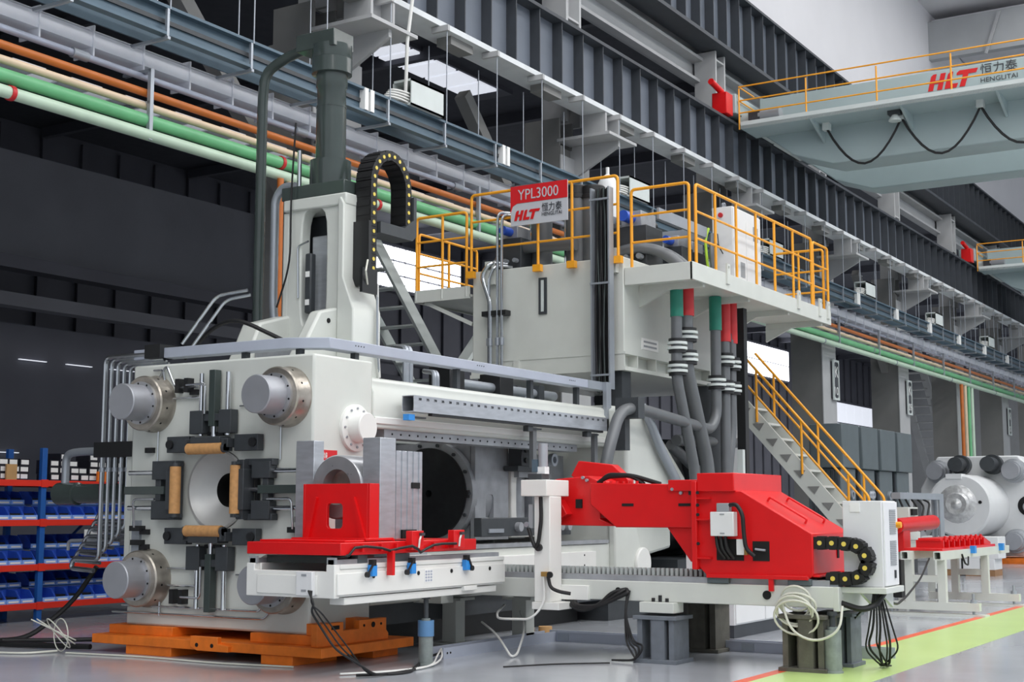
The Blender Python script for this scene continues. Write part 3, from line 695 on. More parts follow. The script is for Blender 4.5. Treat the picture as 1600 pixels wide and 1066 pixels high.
# energy chain and its trays
t = thing('energy_chain', 'black looped energy chain with yellow pins beside the grey cylinder', 'cable chain', (13.5, 10.35, 4.3))
path = [(13.35, 10.35, 4.35)]+[(13.35, 10.35, z) for z in (4.6, 5.0, 5.4)]
path += [(13.71-.36*cos(a), 10.35, 5.6+.4*sin(a)) for a in [i*pi/14 for i in range(15)]]
path += [(14.07, 10.35, 5.35), (14.07, 10.35, 5.15)]
chain(path, (0, 1, 0), .24, .12, .115, 'energy_chain', t)
G().box(13.24, 13.29, 10.22, 10.5, 4.3, 5.1).out('guide_tray', 'black', t)
G().prism('Y', [(13.45, 4.98), (14.12, 4.98), (14.2, 5.05), (14.2, 5.55), (14.14, 5.55), (14.14, 5.25), (13.95, 5.12), (13.45, 5.12)], 10.2, 10.5).out('support_tray', 'charcoal', t)
G().box(13.1, 13.4, 10.2, 10.24, 4.2, 4.5).out('end_bracket', 'black', t)
G().tube([(13.2, 10.2, 4.6), (13.1, 10.15, 4.45), (13.2, 10.2, 4.3)], .012, 6).out('air_hose', 'hose_clear', t)
# ---- grey cable tray across the top of the press
t = thing('press_cable_tray', 'pale grey cable tray on posts along the top of the press', 'cable tray', (12, 10, 3.36))
G().prism('Z', [(11.62, 12.45), (11.8, 12.45), (11.8, 10.15), (11.95, 9.85), (17.75, 9.85), (17.75, 9.66), (11.85, 9.66), (11.62, 10.08)], 3.36, 3.48).out('trunking', 'trayblue', t, .008)
G().box(17.75, 18.35, 9.66, 9.85, 3.36, 3.48).out('trunking_end', 'galv', t)
G().box(18.2, 18.35, 9.60, 9.66, 2.75, 3.48).out('drop_plate', 'galv', t)
for x, y in ((11.7, 10.75), (11.75, 10.0), (12.4, 9.75), (14.5, 9.78), (16.3, 9.78), (17.6, 9.78)):
    G().box(x-.035, x+.035, y-.035, y+.035, 3.1, 3.37).out('tray_post', 'charcoal', t)
for x in (12.3, 14.8, 17.2):
    for k in range(4): G().cyl((x+k*.05, 9.655, 3.43), (x+k*.05, 9.66, 3.43), .008, n=6).out('rivet', 'charcoal', t)
# conduits rising behind the tray
for x in (14.0, 14.08, 14.62, 14.68):
    _cl = {14.0: 'tall left', 14.08: 'tall right', 14.62: 'low left', 14.68: 'low right'}[x]
    single(G().tube([(x, 10.2, 2.7), (x, 10.2, 3.35 if x > 14.5 else 3.6), (x+.2, 10.5, 3.4 if x > 14.5 else 3.65)], .035 if x > 14.5 else .045, 8, .08), 'conduit', 'galv', _cl+' galvanised conduit of the four standing behind the press cable tray', 'conduit', (x, 10.2, 2.7), 'conduits behind the tray')
# ---- hydraulic pipes at the left of the platen
labs = ['outermost', 'second', 'third', 'fourth', 'fifth', 'sixth', 'innermost']
for i in range(7):
    y = 12.92-.085*i; x = 11.62+.02*i; zb = 1.02+.09*i
    t = thing('hydraulic_pipe', labs[i]+' of the steel pipes running down the left side of the platen', 'pipe', (x, y, zb), 'pipes left of the platen')
    G().tube([(x+.02, 12.05-.02*i, 3.42-.03*i), (x, y, 3.42-.03*i), (x, y, zb), (x+.1, y+.55+.04*i, zb), (x+.1, y+.6+.04*i, zb-.12), (x+.1, y+.2, zb-.14)], .022 if i else .03, 8, .09).out('pipe_run', 'pipesteel', t)
    G().cyl((x, y, 2.05), (x, y, 2.1), .034, n=10).out('fitting', 'galv', t)
single(G().box(11.55, 11.82, 12.3, 13.0, 2.22, 2.4), 'pipe_clamp_bar', 'black', 'black clamp bar holding the upright steel pipes left of the platen', 'clamp', (11.7, 12.6, 2.22))
single(G().box(11.55, 11.8, 11.95, 12.2, 3.36, 3.52), 'pipe_clamp_block', 'black', 'black clamp block on the pipes at the top left platen corner', 'clamp', (11.7, 12.1, 3.36))
t = thing('shift_cylinder', 'dark green horizontal cylinder sticking out left of the platen', 'hydraulic cylinder', (12, 13.4, 1.65))
G().lathe((12.0, 12.55, 1.8), (0, 1, 0), [(0, .12), (1.2, .12), (1.21, .14), (1.55, .14), (1.6, .1)], 24).out('barrel', 'darkgreen', t)
G().tube([(12.0, 14.0, 1.92), (12.0, 14.0, 2.3), (12.0, 13.75, 2.32), (12.0, 12.4, 2.32)], .05, 12, .15).out('feed_pipe', 'galv', t)
for y in (13.15, 12.95): G().box(11.95, 12.05, y-.04, y+.04, 1.9, 2.42).out('support_strap', 'charcoal', t)
G().tube([(12.0, 13.9, 1.1), (12.0, 13.9, 1.22), (12.0, 12.8, 1.25)], .02, 8, .1).out('drain_pipe', 'galv', t)
single(G().box(12.0, 12.02, 13.3, 13.62, 1.25, 1.36), 'notice_plate', 'paper', 'small white plate in front of the blue bins', 'plate', (12, 13.45, 1.25))
# ================================================================ DIE TABLE (front, white bed with red carriage)
t = thing('die_table', 'white steel die table bed in front of the press, carrying the red die plate', 'machine bed', (10.4, 8.9, .77))
G().box(10.5, 13.42, 8.40, 8.52, .78, 1.04).out('side_beam', 'white', t, .008)
G().box(10.45, 13.42, 8.38, 8.40, .8, 1.0).out('side_sheet', 'white', t, .004)
G().box(10.5, 13.42, 8.39, 8.56, 1.04, 1.085).out('top_ledge', 'white', t, .006)
G().box(10.5, 13.42, 9.38, 9.5, .78, 1.085).out('side_beam', 'white', t, .008)
G().prism('X', [(8.40, .77), (8.40, 1.085), (8.50, 1.085), (8.50, 1.02), (9.40, 1.02), (9.40, 1.085), (9.50, 1.085), (9.50, .77)], 10.42, 10.5).out('end_plate', 'white', t, .006)
G().box(10.405, 10.42, 8.6, 9.35, .8, .98).out('end_cover', 'white', t, .004)
G().box(10.5, 13.4, 8.52, 9.38, .86, .9).out('deck', 'charcoal', t)
G().box(10.6, 13.3, 8.42, 8.6, .70, .77).out('lower_beam', 'white', t, .006)
G().box(12.6, 12.85, 8.38, 8.6, .74, .79).out('foot_pad', 'white', t, .004)
for y in (8.46, 9.44): G().box(10.44, 13.36, y-.035, y+.035, 1.085, 1.13).out('guide_rail', 'castgrey', t)
for y in (8.46, 9.44): G().box(10.44, 10.47, y-.05, y+.05, 1.085, 1.15).out('rail_end', 'plastic_grey', t)
bx = G().box(10.36, 10.41, 8.62, 8.82, .79, 1.02).out('junction_box', 'cabinet_white', t, .008)
for z in (.84, .985): G().box(10.355, 10.36, 8.69, 8.75, z-.01, z+.01).out('box_latch', 'plastic_grey', bx)
for x in (11.0, 11.75, 12.35, 13.1): G().cyl((x, 8.375, .96), (x, 8.39, .96), .022, n=14).out('hole', 'dark_hole', t)
for i, x in enumerate((10.95, 11.6, 12.6)):
    s = G().box(x-.035, x+.045, 8.33, 8.39, .96, 1.07).out('limit_switch', 'switch_blue', t, .004)
    G().box(x-.03, x+.03, 8.33, 8.38, 1.06, 1.12).out('switch_head', 'black', s)
    G().bar((x, 8.33, 1.1), (x-.12 if i < 2 else x+.06, 8.32, .98), .012, .02).out('switch_lever', 'black', s)
    G().cyl((x-.12 if i < 2 else x+.06, 8.31, .98), (x-.12 if i < 2 else x+.06, 8.34, .98), .028, n=12).out('switch_roller', 'black', s)
st = G().box(11.86, 12.0, 8.377, 8.381, .86, .99).out('sticker', 'paper', t)
for a in range(4):
    for b in range(3): G().box(11.87+.045*b, 11.9+.045*b, 8.375, 8.377, .87+.03*a, .89+.03*a).out('sticker_mark', 'trayblue', st)
G().box(10.6, 10.75, 8.5, 9.4, 1.09, 1.16).box(10.9, 11.1, 8.45, 9.4, 1.1, 1.16).out('bearing_block', 'darkgreen', t)
G().box(11.4, 11.65, 8.42, 8.52, 1.09, 1.165).out('slide_shoe', 'motor', t)
G().box(10.8, 10.95, 8.42, 8.5, 1.09, 1.165).out('slide_shoe', 'motor', t)
# red die plate
t = thing('die_plate', 'flat red die carriage plate with cable on the white bed', 'carriage', (11.7, 8.9, 1.17))
G().box(10.46, 12.8, 8.36, 9.54, 1.17, 1.29).out('plate', 'red', t, .008)
G().box(10.6, 11.4, 8.42, 9.5, 1.29, 1.31).out('raised_pad', 'red', t, .006)
for x in (11.5, 12.25): G().box(x, x+.2, 8.28, 8.36, 1.2, 1.39).out('stop_lug', 'red', t, .006)
for x in (10.75, 11.05, 11.3, 11.62, 11.95, 12.2): G().box(x, x+.025, 8.325, 8.36, 1.2, 1.27).out('cable_clip', 'red', t)
G().box(11.2, 11.24, 8.3, 8.37, .96, 1.2).out('trip_finger', 'red', t)
G().box(12.05, 12.15, 8.5, 8.7, 1.29, 1.296).out('shim', 'brass', t)
G().tube([(10.5, 8.5, 1.15), (10.56, 8.34, 1.17), (10.64, 8.335, 1.24), (10.8, 8.33, 1.25), (11.05, 8.33, 1.23), (11.2, 8.33, 1.2), (11.35, 8.33, 1.22), (11.5, 8.28, 1.24), (11.58, 8.27, 1.21), (11.7, 8.32, 1.17), (11.8, 8.33, 1.2), (11.95, 8.33, 1.24), (12.1, 8.33, 1.25), (12.28, 8.27, 1.25)], .014, 8).out('cable', 'rubber', t)
for x in (11.6, 12.33): G().tube([(x, 8.27, 1.22), (x, 8.26, 1.3), (x+.05, 8.27, 1.36)], .01, 6).out('sensor_lead', 'hose_white', t); G().box(x+.02, x+.08, 8.25, 8.28, 1.34, 1.37).out('sensor', 'charcoal', t)
# red upright cradle
t = thing('die_cradle', 'upright red cradle frame with a square window on the die plate', 'cradle', (11.0, 8.9, 1.31))
G().holed('X', (8.45, 9.24, 1.31, 1.86), (8.86, 1.54), .1, .125, 10.98, 11.02, 28, 8).out('front_plate', 'red', t, .004)
G().box(10.98, 11.13, 8.42, 8.45, 1.31, 1.86).out('side_plate', 'red', t, .004)
G().box(10.98, 11.13, 9.24, 9.27, 1.31, 1.86).out('side_plate', 'red', t, .004)
G().prism('X', [(8.45, 1.31), (8.52, 1.31), (8.62, 1.72), (8.60, 1.73)], 10.95, 10.98).out('gusset', 'red', t)
G().prism('X', [(9.24, 1.31), (9.17, 1.31), (9.07, 1.72), (9.09, 1.73)], 10.95, 10.98).out('gusset', 'red', t)
G().box(10.9, 11.35, 8.4, 9.35, 1.3, 1.325).out('base_flange', 'red', t, .004)
# steel cassette and die ring
t = thing('die_cassette', 'brushed steel die cassette with two tall slabs behind the red cradle', 'die cassette', (11.4, 8.9, 1.33))
G().box(11.14, 11.3, 9.27, 9.51, 1.31, 2.31).out('slab', 'brushed', t, .006)
G().box(11.14, 11.4, 8.42, 8.64, 1.31, 2.32).out('slab', 'brushed', t, .006)
G().box(11.42, 11.92, 8.46, 8.7, 1.31, 2.2).out('rear_slab', 'brushed', t, .006)
for i in range(5): G().box(11.45+i*.1, 11.5+i*.1, 8.45, 8.462, 1.31, 2.2).out('rib', 'brushed', t)
G().box(11.72, 11.86, 8.445, 8.455, 1.82, 1.88).out('slot', 'dark_hole', t)
G().box(11.55, 11.8, 8.44, 8.46, 1.31, 1.4).out('notch', 'dark_hole', t)
G().box(11.5, 11.62, 8.7, 9.27, 1.31, 1.6).out('rear_wall', 'brushed', t)
for z in (1.62, 1.44): G().box(11.13, 11.15, 9.3, 9.36, z, z+.05).out('keyhole', 'dark_hole', t)
t = thing('die_ring', 'thick round steel die ring resting in the red cradle', 'die ring', (11.35, 8.95, 1.5))
G().lathe((11.12, 8.955, 1.83), (1, 0, 0), [(.12, .17), (0, .18), (0, .31), (.02, .325), (.5, .325), (.5, .17), (.12, .17)], 56, False).out('ring', 'steel', t)
G().lathe((11.24, 8.955, 1.83), (1, 0, 0), [(0, .17), (.0, .02), (.01, .01)], 40, False).out('backer', 'nutsteel', t)
# jacks and posts
def jack(x, y, ztop, lab, r=.07, zb=.32, m='jackgrey'):
    t = thing('screw_jack', lab, 'jack', (x, y, 0), 'screw jacks')
    h = ztop*.62 if zb is None else zb
    G().lathe((x, y, 0), (0, 0, 1), [(0, r*1.15), (.02, r*1.15), (.025, r), (h, r), (h, r*.6), (h+.03, r*.6)], 24).out('tube', m, t)
    G().cyl((x, y, h+.02), (x, y, ztop-.03), r*.35, n=12).out('screw', 'charcoal', t)
    G().cyl((x, y, ztop-.04), (x, y, ztop), r*.6, n=12).out('head', 'charcoal', t)
    return t
t = jack(12.06, 8.5, .72, 'slim grey and blue screw jack under the white die table', .075, .45)
G().ring((12.06, 8.5, .3), (12.06, 8.5, .46), .085, .07, 24).out('blue_collar', 'jackblue', t)
# ================================================================ BILLET LOADER (Y direction)
t = thing('loader_bed', 'long white steel bed carrying the red billet loader', 'machine bed', (13.6, 7.3, .62))
G().box(13.6, 13.72, 4.65, 10.0, .63, .84).out('side_beam', 'cream', t, .008)
G().box(14.7, 14.82, 4.65, 10.0, .63, .84).out('side_beam', 'cream', t, .008)
G().box(13.72, 14.7, 4.72, 9.9, .7, .74).out('deck', 'charcoal', t)
G().box(13.6, 14.82, 4.60, 4.66, .6, .84).out('end_plate', 'cream', t, .006)
for x in (13.68, 14.74): G().box(x-.05, x+.05, 4.7, 9.9, .84, .9).out('guide_rail', 'castgrey', t)
G().box(14.0, 14.1, 4.8, 9.9, .88, .95).out('rack_base', 'girder_dark', t)
me = G().box(-.02, .02, -.016, .016, -.03, .05).mesh('rack_tooth', 'cranewhite')
for i in range(74): place(me, 'rack_tooth', t, (13.97-13.6, 9.6-7.3-i*.056, .92-.62))
for y, r in ((5.35, .045), (7.05, .03)): G().cyl((13.59, y, .74), (13.602, y, .74), r, n=20).out('hole', 'dark_hole', t)
for y in (6.55, 9.5):
    G().box(13.5, 13.75, y-.2, y+.2, .52, .63).out('foot_plate', 'cream', t, .006)
    for d in (-.08, 0, .08): G().cyl((13.6, y+d, .63), (13.6, y+d, .67+.03*(d == 0)), .02, n=10).out('level_bolt', 'black', t)
G().box(14.6, 14.9, 8.6, 9.0, .55, .63).out('foot_plate', 'cream', t, .006)
for x, y, lab in ((14.2, 9.6, 'left'), (14.75, 8.95, 'right')):
    q = thing('support_post', 'cream square post on a floor plate under the loader bed, '+lab+' of the pair', 'post', (x, y, 0), 'posts under the loader bed')
    G().box(x-.1, x+.1, y-.1, y+.1, .02, .52).out('shaft', 'cream', q, .008)
    G().box(x-.18, x+.18, y-.18, y+.18, 0, .02).out('floor_plate', 'cream', q); G().box(x-.16, x+.16, y-.2, y+.2, .52, .55).out('head_plate', 'cream', q)
def stub(x, y, h, sx, sy, m, lab):
    q = thing('packing_block', lab, 'steel block', (x, y, 0), 'blocks under the loader bed')
    G().box(x-sx, x+sx, y-sy, y+sy, 0, .04).out('base_plate', m, q, .004); G().box(x-sx, x+sx, y-sy, y+sy, h-.04, h).out('top_plate', m, q, .004)
    G().box(x-sx*.85, x+sx*.85, y+sy*.62, y+sy*.85, .04, h-.04).out('flange', m, q)
    G().box(x-sx*.85, x+sx*.85, y-sy*.85, y-sy*.62, .04, h-.04).out('flange', m, q)
    G().box(x-sx*.7, x-sx*.3, y-sy*.1, y+sy*.3, .04, h-.04).box(x-sx*.95, x+sx*.8, y-sy*.45, y+sy*.15, .04, h-.04).out('web', m, q)
    return q
stub(13.68, 6.56, .49, .22, .25, 'block_blue', 'blue-grey flanged steel block under the middle of the loader bed')
stub(15.0, 6.7, .58, .24, .3, 'block', 'dark brown-grey steel block behind the blue-grey one')
stub(13.75, 4.96, .56, .25, .25, 'block', 'brown-grey steel block with hose coil under the right end of the loader bed')
stub(14.35, 4.85, .55, .2, .2, 'block_blue', 'grey steel block behind the brown one at the end of the loader bed')
jack(13.62, 4.68, .6, 'pale grey jack tube standing in front of the brown block', .085, .42)
jack(14.6, 4.95, .62, 'darker grey jack tube under the electrical cabinet', .08, .5)
# ---- red carriage
t = thing('loader_carriage', 'big red billet loader carriage with sloping cover', 'loader carriage', (14.1, 5.5, .9))
prof = [(6.12, 1.02), (6.02, .92), (4.92, .9), (4.86, .95), (4.86, 1.36), (5.62, 1.80), (6.12, 1.80)]
G().prism('X', prof, 13.62, 14.78).out('body', 'red', t, .012)
G().box(13.58, 14.95, 5.68, 6.10, 1.79, 1.985).out('top_box', 'red', t, .01)
G().box(13.56, 14.7, 6.10, 6.16, .98, 1.9).out('mount_plate', 'red', t, .008)
for z in (1.1, 1.5, 1.72): G().box(13.56, 13.62, 5.95, 6.10, z-.008, z+.008).out('rib', 'red', t)
for z in (1.25, 1.55, 1.65, 1.78): G().cyl((13.545, 6.08, z), (13.56, 6.08, z), .018, n=8).out('mount_bolt', 'black', t)
G().box(13.56, 13.62, 4.9, 6.0, .9, .94).out('skirt', 'red', t, .004)
G().box(13.62, 14.8, 4.8, 4.87, .93, .95).out('skirt', 'red', t, .004)
for x in (13.85, 14.4):
    n_ = V((0, -.5, .866)); a = V((x, 5.42, 1.69)); b = V((x, 5.02, 1.46))
    G().tube([a, a+n_*.05, b+n_*.05, b], .012, 8, .03).out('cover_handle', 'red', t)
o = G().box(13.612, 13.625, 5.6, 5.9, 1.08, 1.3).out('access_opening', 'dark_hole', t); G().box(13.612, 13.625, 5.32, 5.5, 1.08, 1.28).out('access_opening', 'dark_hole', t)
bx = G().box(13.5, 13.61, 5.66, 5.92, 1.33, 1.58).out('terminal_box', 'cabinet_white', t, .008)
for z in (1.36, 1.555): G().box(13.495, 13.5, 5.76, 5.81, z-.006, z+.006).out('box_latch', 'plastic_grey', bx)
G().box(13.53, 13.61, 5.72, 5.86, 1.58, 1.67).out('plug_housing', 'plastic_grey', t, .006)
G().tube([(13.55, 5.72, 1.65), (13.54, 5.64, 1.66), (13.53, 5.57, 1.56), (13.53, 5.56, 1.35), (13.53, 5.54, 1.2), (13.56, 5.46, 1.13)], .022, 10, .06).out('cable', 'rubber', t)
for i in range(3): G().tube([(13.56, 5.88-.05*i, 1.34), (13.55, 5.86-.05*i, 1.2), (13.6, 5.8-.05*i, 1.1)], .02, 8, .05).out('hose', 'rubber', t)
G().box(13.57, 13.62, 5.58, 5.66, 1.14, 1.3).out('valve', 'cabinet_white', t); G().box(13.56, 13.61, 5.54, 5.57, 1.14, 1.2).out('valve_knob', 'brass', t)
G().cyl((13.58, 5.46, 1.2), (13.58, 5.35, 1.19), .012, n=8).out('rod', 'galv', t)
for y in (5.88, 5.0): G().box(13.58, 13.78, y-.12, y+.12, .845, .91).out('slide_shoe', 'motor', t, .006)
G().box(13.57, 13.6, 5.27, 5.32, .78, .94).out('trip_finger', 'red', t)
G().box(14.35, 14.4, 4.85, 4.87, 1.1, 1.25).out('rear_slot', 'dark_hole', t)
# ---- red arm with gripper
t = thing('billet_loader', 'long red loader arm with gripper reaching into the press', 'loader arm', (14.1, 7.0, 1.4))
G().prism('X', [(6.16, 1.41), (7.15, 1.41), (7.47, 1.66), (7.47, 1.9), (6.16, 1.87)], 13.75, 14.25).out('beam', 'red', t, .012)
for y in (6.32, 7.0): G().box(13.742, 13.752, y-.07, y+.07, 1.64, 1.67).out('slot', 'dark_hole', t)
G().prism('X', [(6.16, 1.41), (6.55, 1.41), (6.28, 1.05), (6.16, 1.05)], 13.8, 14.15).out('lower_gusset', 'red', t, .006)
G().box(13.72, 14.2, 6.16, 6.5, 1.80, 1.92).out('hinge_block', 'red', t, .008)
G().box(13.74, 13.78, 6.2, 6.27, 1.76, 1.88).out('hinge_pin', 'black', t)
G().prism('X', [(7.4, 1.5), (7.4, 1.92), (7.55, 1.98), (7.95, 1.95), (8.2, 1.9), (8.2, 1.85), (7.95, 1.83), (7.9, 1.45), (8.1, 1.43), (7.2, 1.42)], 13.85, 14.3).out('gripper_head', 'red', t, .012)
G().prism('X', [(7.3, 1.95), (7.5, 2.12), (7.95, 2.17), (8.05, 2.0), (7.9, 1.9), (7.3, 1.9)], 14.35, 14.5).out('upper_jaw', 'red', t, .01)
G().prism('X', [(7.95, 1.45), (8.05, 1.6), (7.85, 1.72), (7.75, 1.55)], 13.72, 13.9).out('lower_jaw', 'red', t, .008)
G().box(13.83, 13.86, 7.62, 7.7, 1.62, 1.72).out('keyhole', 'dark_hole', t)
G().cyl((14.05, 7.82, 1.78), (14.05, 8.1, 1.78), .16, n=24).out('billet_sleeve', 'steel', t)
for k in range(2): G().tube([(13.85, 7.42-.02*k, 1.9), (13.85, 7.3, 1.97+.02*k), (13.85, 7.0, 1.98), (13.85, 6.85-.2*k, 1.88)], .025, 8, .12).out('hose', 'rubber', t)
for i in range(6): G().cyl((13.78, 7.3-.08*i, 1.88), (13.78, 7.3-.08*i, 1.915), .018, n=8).out('cap_screw', 'red', t)
for p in ((13.84, 7.6, 1.96), (13.84, 7.55, 1.93), (13.74, 6.35, 1.78), (13.74, 6.45, 1.82)): G().cyl(p, V(p)+V((-.03, 0, 0)), .018, n=8).out('fitting', 'galv', t)
# ---- white sensor post with head box
t = thing('sensor_post', 'white square post with head box and black cable in front of the red arm', 'post', (13.45, 7.85, .5))
G().box(13.32, 13.58, 7.74, 7.94, .6, 1.75).out('shaft', 'white', t, .008)
G().box(13.25, 13.75, 7.74, 8.07, 1.75, 1.93).out('head_box', 'white', t, .008)
G().box(13.3, 13.6, 7.62, 7.96, .52, .6).out('foot', 'white', t, .006)
G().box(13.56, 13.62, 7.4, 7.75, .62, .78).out('mount_bracket', 'white', t, .006)
m_ = G().cyl((13.5, 7.93, 2.08), (13.5, 7.93, 2.34), .055, n=20).out('servo_motor', 'rodsteel', t)
G().box(13.45, 13.55, 7.88, 7.98, 2.0, 2.08).out('motor_flange', 'cabinet_white', m_); G().box(13.44, 13.52, 7.97, 8.04, 2.02, 2.16).out('motor_plug', 'bluegrey', m_)
G().box(13.42, 13.58, 7.9, 8.08, 1.94, 2.0).out('motor_bracket', 'charcoal', t)
G().tube([(13.31, 7.85, 1.74), (13.29, 7.83, 1.5), (13.28, 7.86, 1.25), (13.28, 7.9, 1.18), (13.29, 7.96, 1.3), (13.3, 8.0, 1.4)], .022, 10, .08).out('cable', 'rubber', t)
G().cyl((13.28, 7.87, 1.19), (13.32, 7.87, 1.19), .04, n=14).out('cable_gland', 'black', t)
G().box(13.3, 13.36, 7.95, 8.0, 1.4, 1.66).out('valve', 'plastic_grey', t); G().cyl((13.28, 8.02, 1.44), (13.3, 8.02, 1.44), .03, n=12).out('gauge', 'galv', t)
rg = G().box(13.26, 13.32, 7.72, 7.82, .88, .93).out('regulator', 'brass', t); G().cyl((13.26, 7.7, .9), (13.24, 7.7, .9), .035, n=14).out('gauge', 'black', rg)
G().tube([(13.28, 7.74, .88), (13.26, 7.7, .76), (13.28, 7.6, .72), (13.35, 7.5, .7)], .02, 8, .05).out('cable', 'rubber', t)
G().tube([(13.28, 7.8, .88), (13.28, 7.78, .6), (13.2, 7.9, .42), (13.3, 8.4, .40), (13.6, 8.6, .44), (14.0, 8.75, .5)], .013, 8, .12).out('air_hose', 'hose_white', t)
for k in range(3): G().tube([(13.6, 7.7-.05*k, .62), (13.5, 7.5, .5+.03*k), (13.5, 7.25, .56), (13.55, 7.1-.1*k, .72), (13.6, 6.95, .75)], .022, 8, .15).out('hose', 'rubber', t)
# cables hanging from the bed
def cable(lab, pts, r, m, name='cable', bend=.1):
    return single(G().tube(pts, r, 8, bend), name, m, lab, 'cable' if name != 'hose' else 'hose', V(pts[0]))
for k in range(4): cable(['first','second','third','fourth'][k]+' black cable hanging from the loader bed to the floor beside the blue-grey block', [(13.58, 6.93-.01*k, .74), (13.5, 6.92, .5), (13.48, 6.9-.03*k, .2), (13.42, 6.8-.05*k, .1+.03*k), (13.4, 6.74, .03), (13.38, 6.9+.04*k, .02)], .011, 'rubber')
# ---- electrical cabinet at the end of the loader bed
t = thing('electric_cabinet', 'light grey electrical cabinet with louvred door at the end of the loader bed', 'cabinet', (14.0, 4.4, .8))
G().box(13.78, 14.25, 4.20, 4.6, .84, 1.69).out('case', 'cabinet_white', t, .008)
d = G().box(13.8, 14.24, 4.18, 4.2, .85, 1.68).out('door', 'cabinet_white', t, .005)
for z0 in (1.05, 1.36):
    for i in range(14): G().box(13.96, 14.16, 4.172, 4.182, z0+i*.018, z0+i*.018+.009).out('louvre', 'plastic_grey', d)
G().box(14.08, 14.11, 4.165, 4.18, .92, 1.0).out('handle', 'charcoal', d)
G().ring((13.9, 4.3, 1.75), (13.9, 4.34, 1.75), .035, .02, 16).out('lifting_eye', 'galv', t)
G().box(13.772, 13.78, 4.42, 4.52, 1.58, 1.67).out('cabinet_label', 'paper', t)
G().box(13.7, 14.3, 4.15, 4.62, .78, .84).out('shelf_bracket', 'cream', t, .006)
G().prism('Y', [(13.85, .78), (14.25, .78), (14.25, .62)], 4.25, 4.28).out('gusset', 'cream', t); G().prism('Y', [(13.85, .78), (14.25, .78), (14.25, .62)], 4.45, 4.48).out('gusset', 'cream', t)
G().cyl((14.2, 4.18, 1.45), (14.2, 4.13, 1.45), .03, n=12).out('main_switch', 'yellow', t)
t = thing('drag_chain', 'black energy chain with yellow pins curling behind the red carriage', 'cable chain', (13.9, 4.7, .9))
path = [(13.72, 4.86, 1.27), (13.72, 4.62, 1.27), (13.72, 4.52, 1.26)]+[(13.72, 4.5-.17*sin(a), 1.09+.17*cos(a)) for a in [i*pi/10 for i in range(11)]]+[(13.72, 4.7, .92), (13.72, 4.85, .92)]
chain(path, (1, 0, 0), .16, .12, .125, 'drag_chain', t)
G().box(13.65, 13.8, 4.62, 4.9, .84, .88).out('chain_tray', 'galv', t)
cable('thick black cable loop under the electrical cabinet', [(13.7, 4.62, .68), (13.68, 4.4, .62), (13.75, 4.28, .66), (13.95, 4.25, .78)], .03, 'rubber')
for k in range(7):
    cable(['outermost', 'second', 'third', 'fourth', 'fifth', 'sixth', 'innermost'][k]+' black lead hanging from the cabinet onto the green stripe', [(13.95+.015*k, 4.36-.01*k, .78), (13.98+.01*k, 4.42-.035*k, .45-.03*(k%3)), (14.05+.03*k, 4.5-.05*k+.03*(k%2), .2+.03*(k%3)), (14.25+.02*k, 4.4-.03*(k%3), .03), (14.4-.03*(k%2), 4.34+.02*k, .02)], .009+.003*(k % 2), 'rubber')
# coil of clear hose on the bed end
for k in range(6):
    rr = .16+.012*k
    single(G().tube([(13.54-.012*k-.05*sin(a), 5.02+.02*sin(k*2.3)+rr*cos(a)*(.95+.1*sin(k*4)), .7-.03*k+.02*cos(k*3)+rr*sin(a)*(.7+.08*cos(k*5))) for a in [i*2*pi/24 for i in range(25)]], .012, 6), 'hose_coil', 'hose_clear', 'loop of the clear hose coil hung on the end of the loader bed, '+['smallest', 'second smallest', 'third smallest', 'third largest', 'second largest', 'largest'][k], 'hose', (13.5, 5.0, .6), 'clear hose coil')
cable('clear hose drooping in a long arc from the coil', [(13.5, 5.15, .66), (13.45, 5.05, .4), (13.45, 4.8, .3), (13.46, 4.55, .42), (13.55, 4.55, .66)], .013, 'hose_clear', 'hose', .2)
# ================================================================ OIL TANK ON TOP OF THE PRESS
t = thing('oil_tank', 'large cream oil tank raised above the rear of the press', 'tank', (21, 10.95, 3.7))
G().box(18.75, 23.4, 9.58, 12.33, 3.98, 5.45).out('body', 'cream', t, .015)
G().box(18.72, 23.45, 9.55, 12.36, 3.7, 3.76).box(18.72, 23.45, 9.55, 12.36, 3.95, 3.99).out('base_flange', 'cream', t)
G().box(18.74, 23.4, 9.72, 12.2, 3.76, 3.95).out('base_web', 'cream', t)
for x in (19.15, 19.8, 20.5, 21.2, 21.9, 22.6, 23.2): G().box(x, x+.03, 9.56, 9.72, 3.76, 3.95).out('base_rib', 'cream', t)
G().box(18.73, 18.76, 9.57, 12.34, 3.7, 3.97).out('front_skirt', 'cream', t)
G().box(18.69, 18.75, 11.42, 11.52, 3.78, 3.96).out('skirt_pad', 'cream', t)
for x, y in ((18.95, 9.8), (18.95, 12.1), (22.9, 9.8), (22.9, 12.1)):
    G().box(x-.15, x+.15, y-.15, y+.15, 0 if x > 20 else 3.15, 3.7).out('leg', 'charcoal', t)
for y in (11.95, 9.75):
    q = G().holed('X', (y-.09, y+.09, 5.2, 5.58), (y, 5.48), .035, .05, 18.66, 18.75, 16).out('lifting_lug', 'cream', t)
lg = G().holed('X', (10.93, 11.07, 4.66, 5.24), (11.0, 4.95), .03, .25, 18.72, 18.76, 24, 6).out('level_gauge', 'charcoal', t)
G().box(18.715, 18.745, 10.975, 11.025, 4.7, 5.2).out('gauge_glass', 'cranewhite', lg)
G().box(19.34, 19.92, 9.572, 9.58, 4.08, 4.26).out('data_plate', 'paper', t)
for z in (4.12, 4.19): G().box(19.4, 19.86, 9.57, 9.573, z, z+.03).out('plate_line', 'plastic_grey', t)
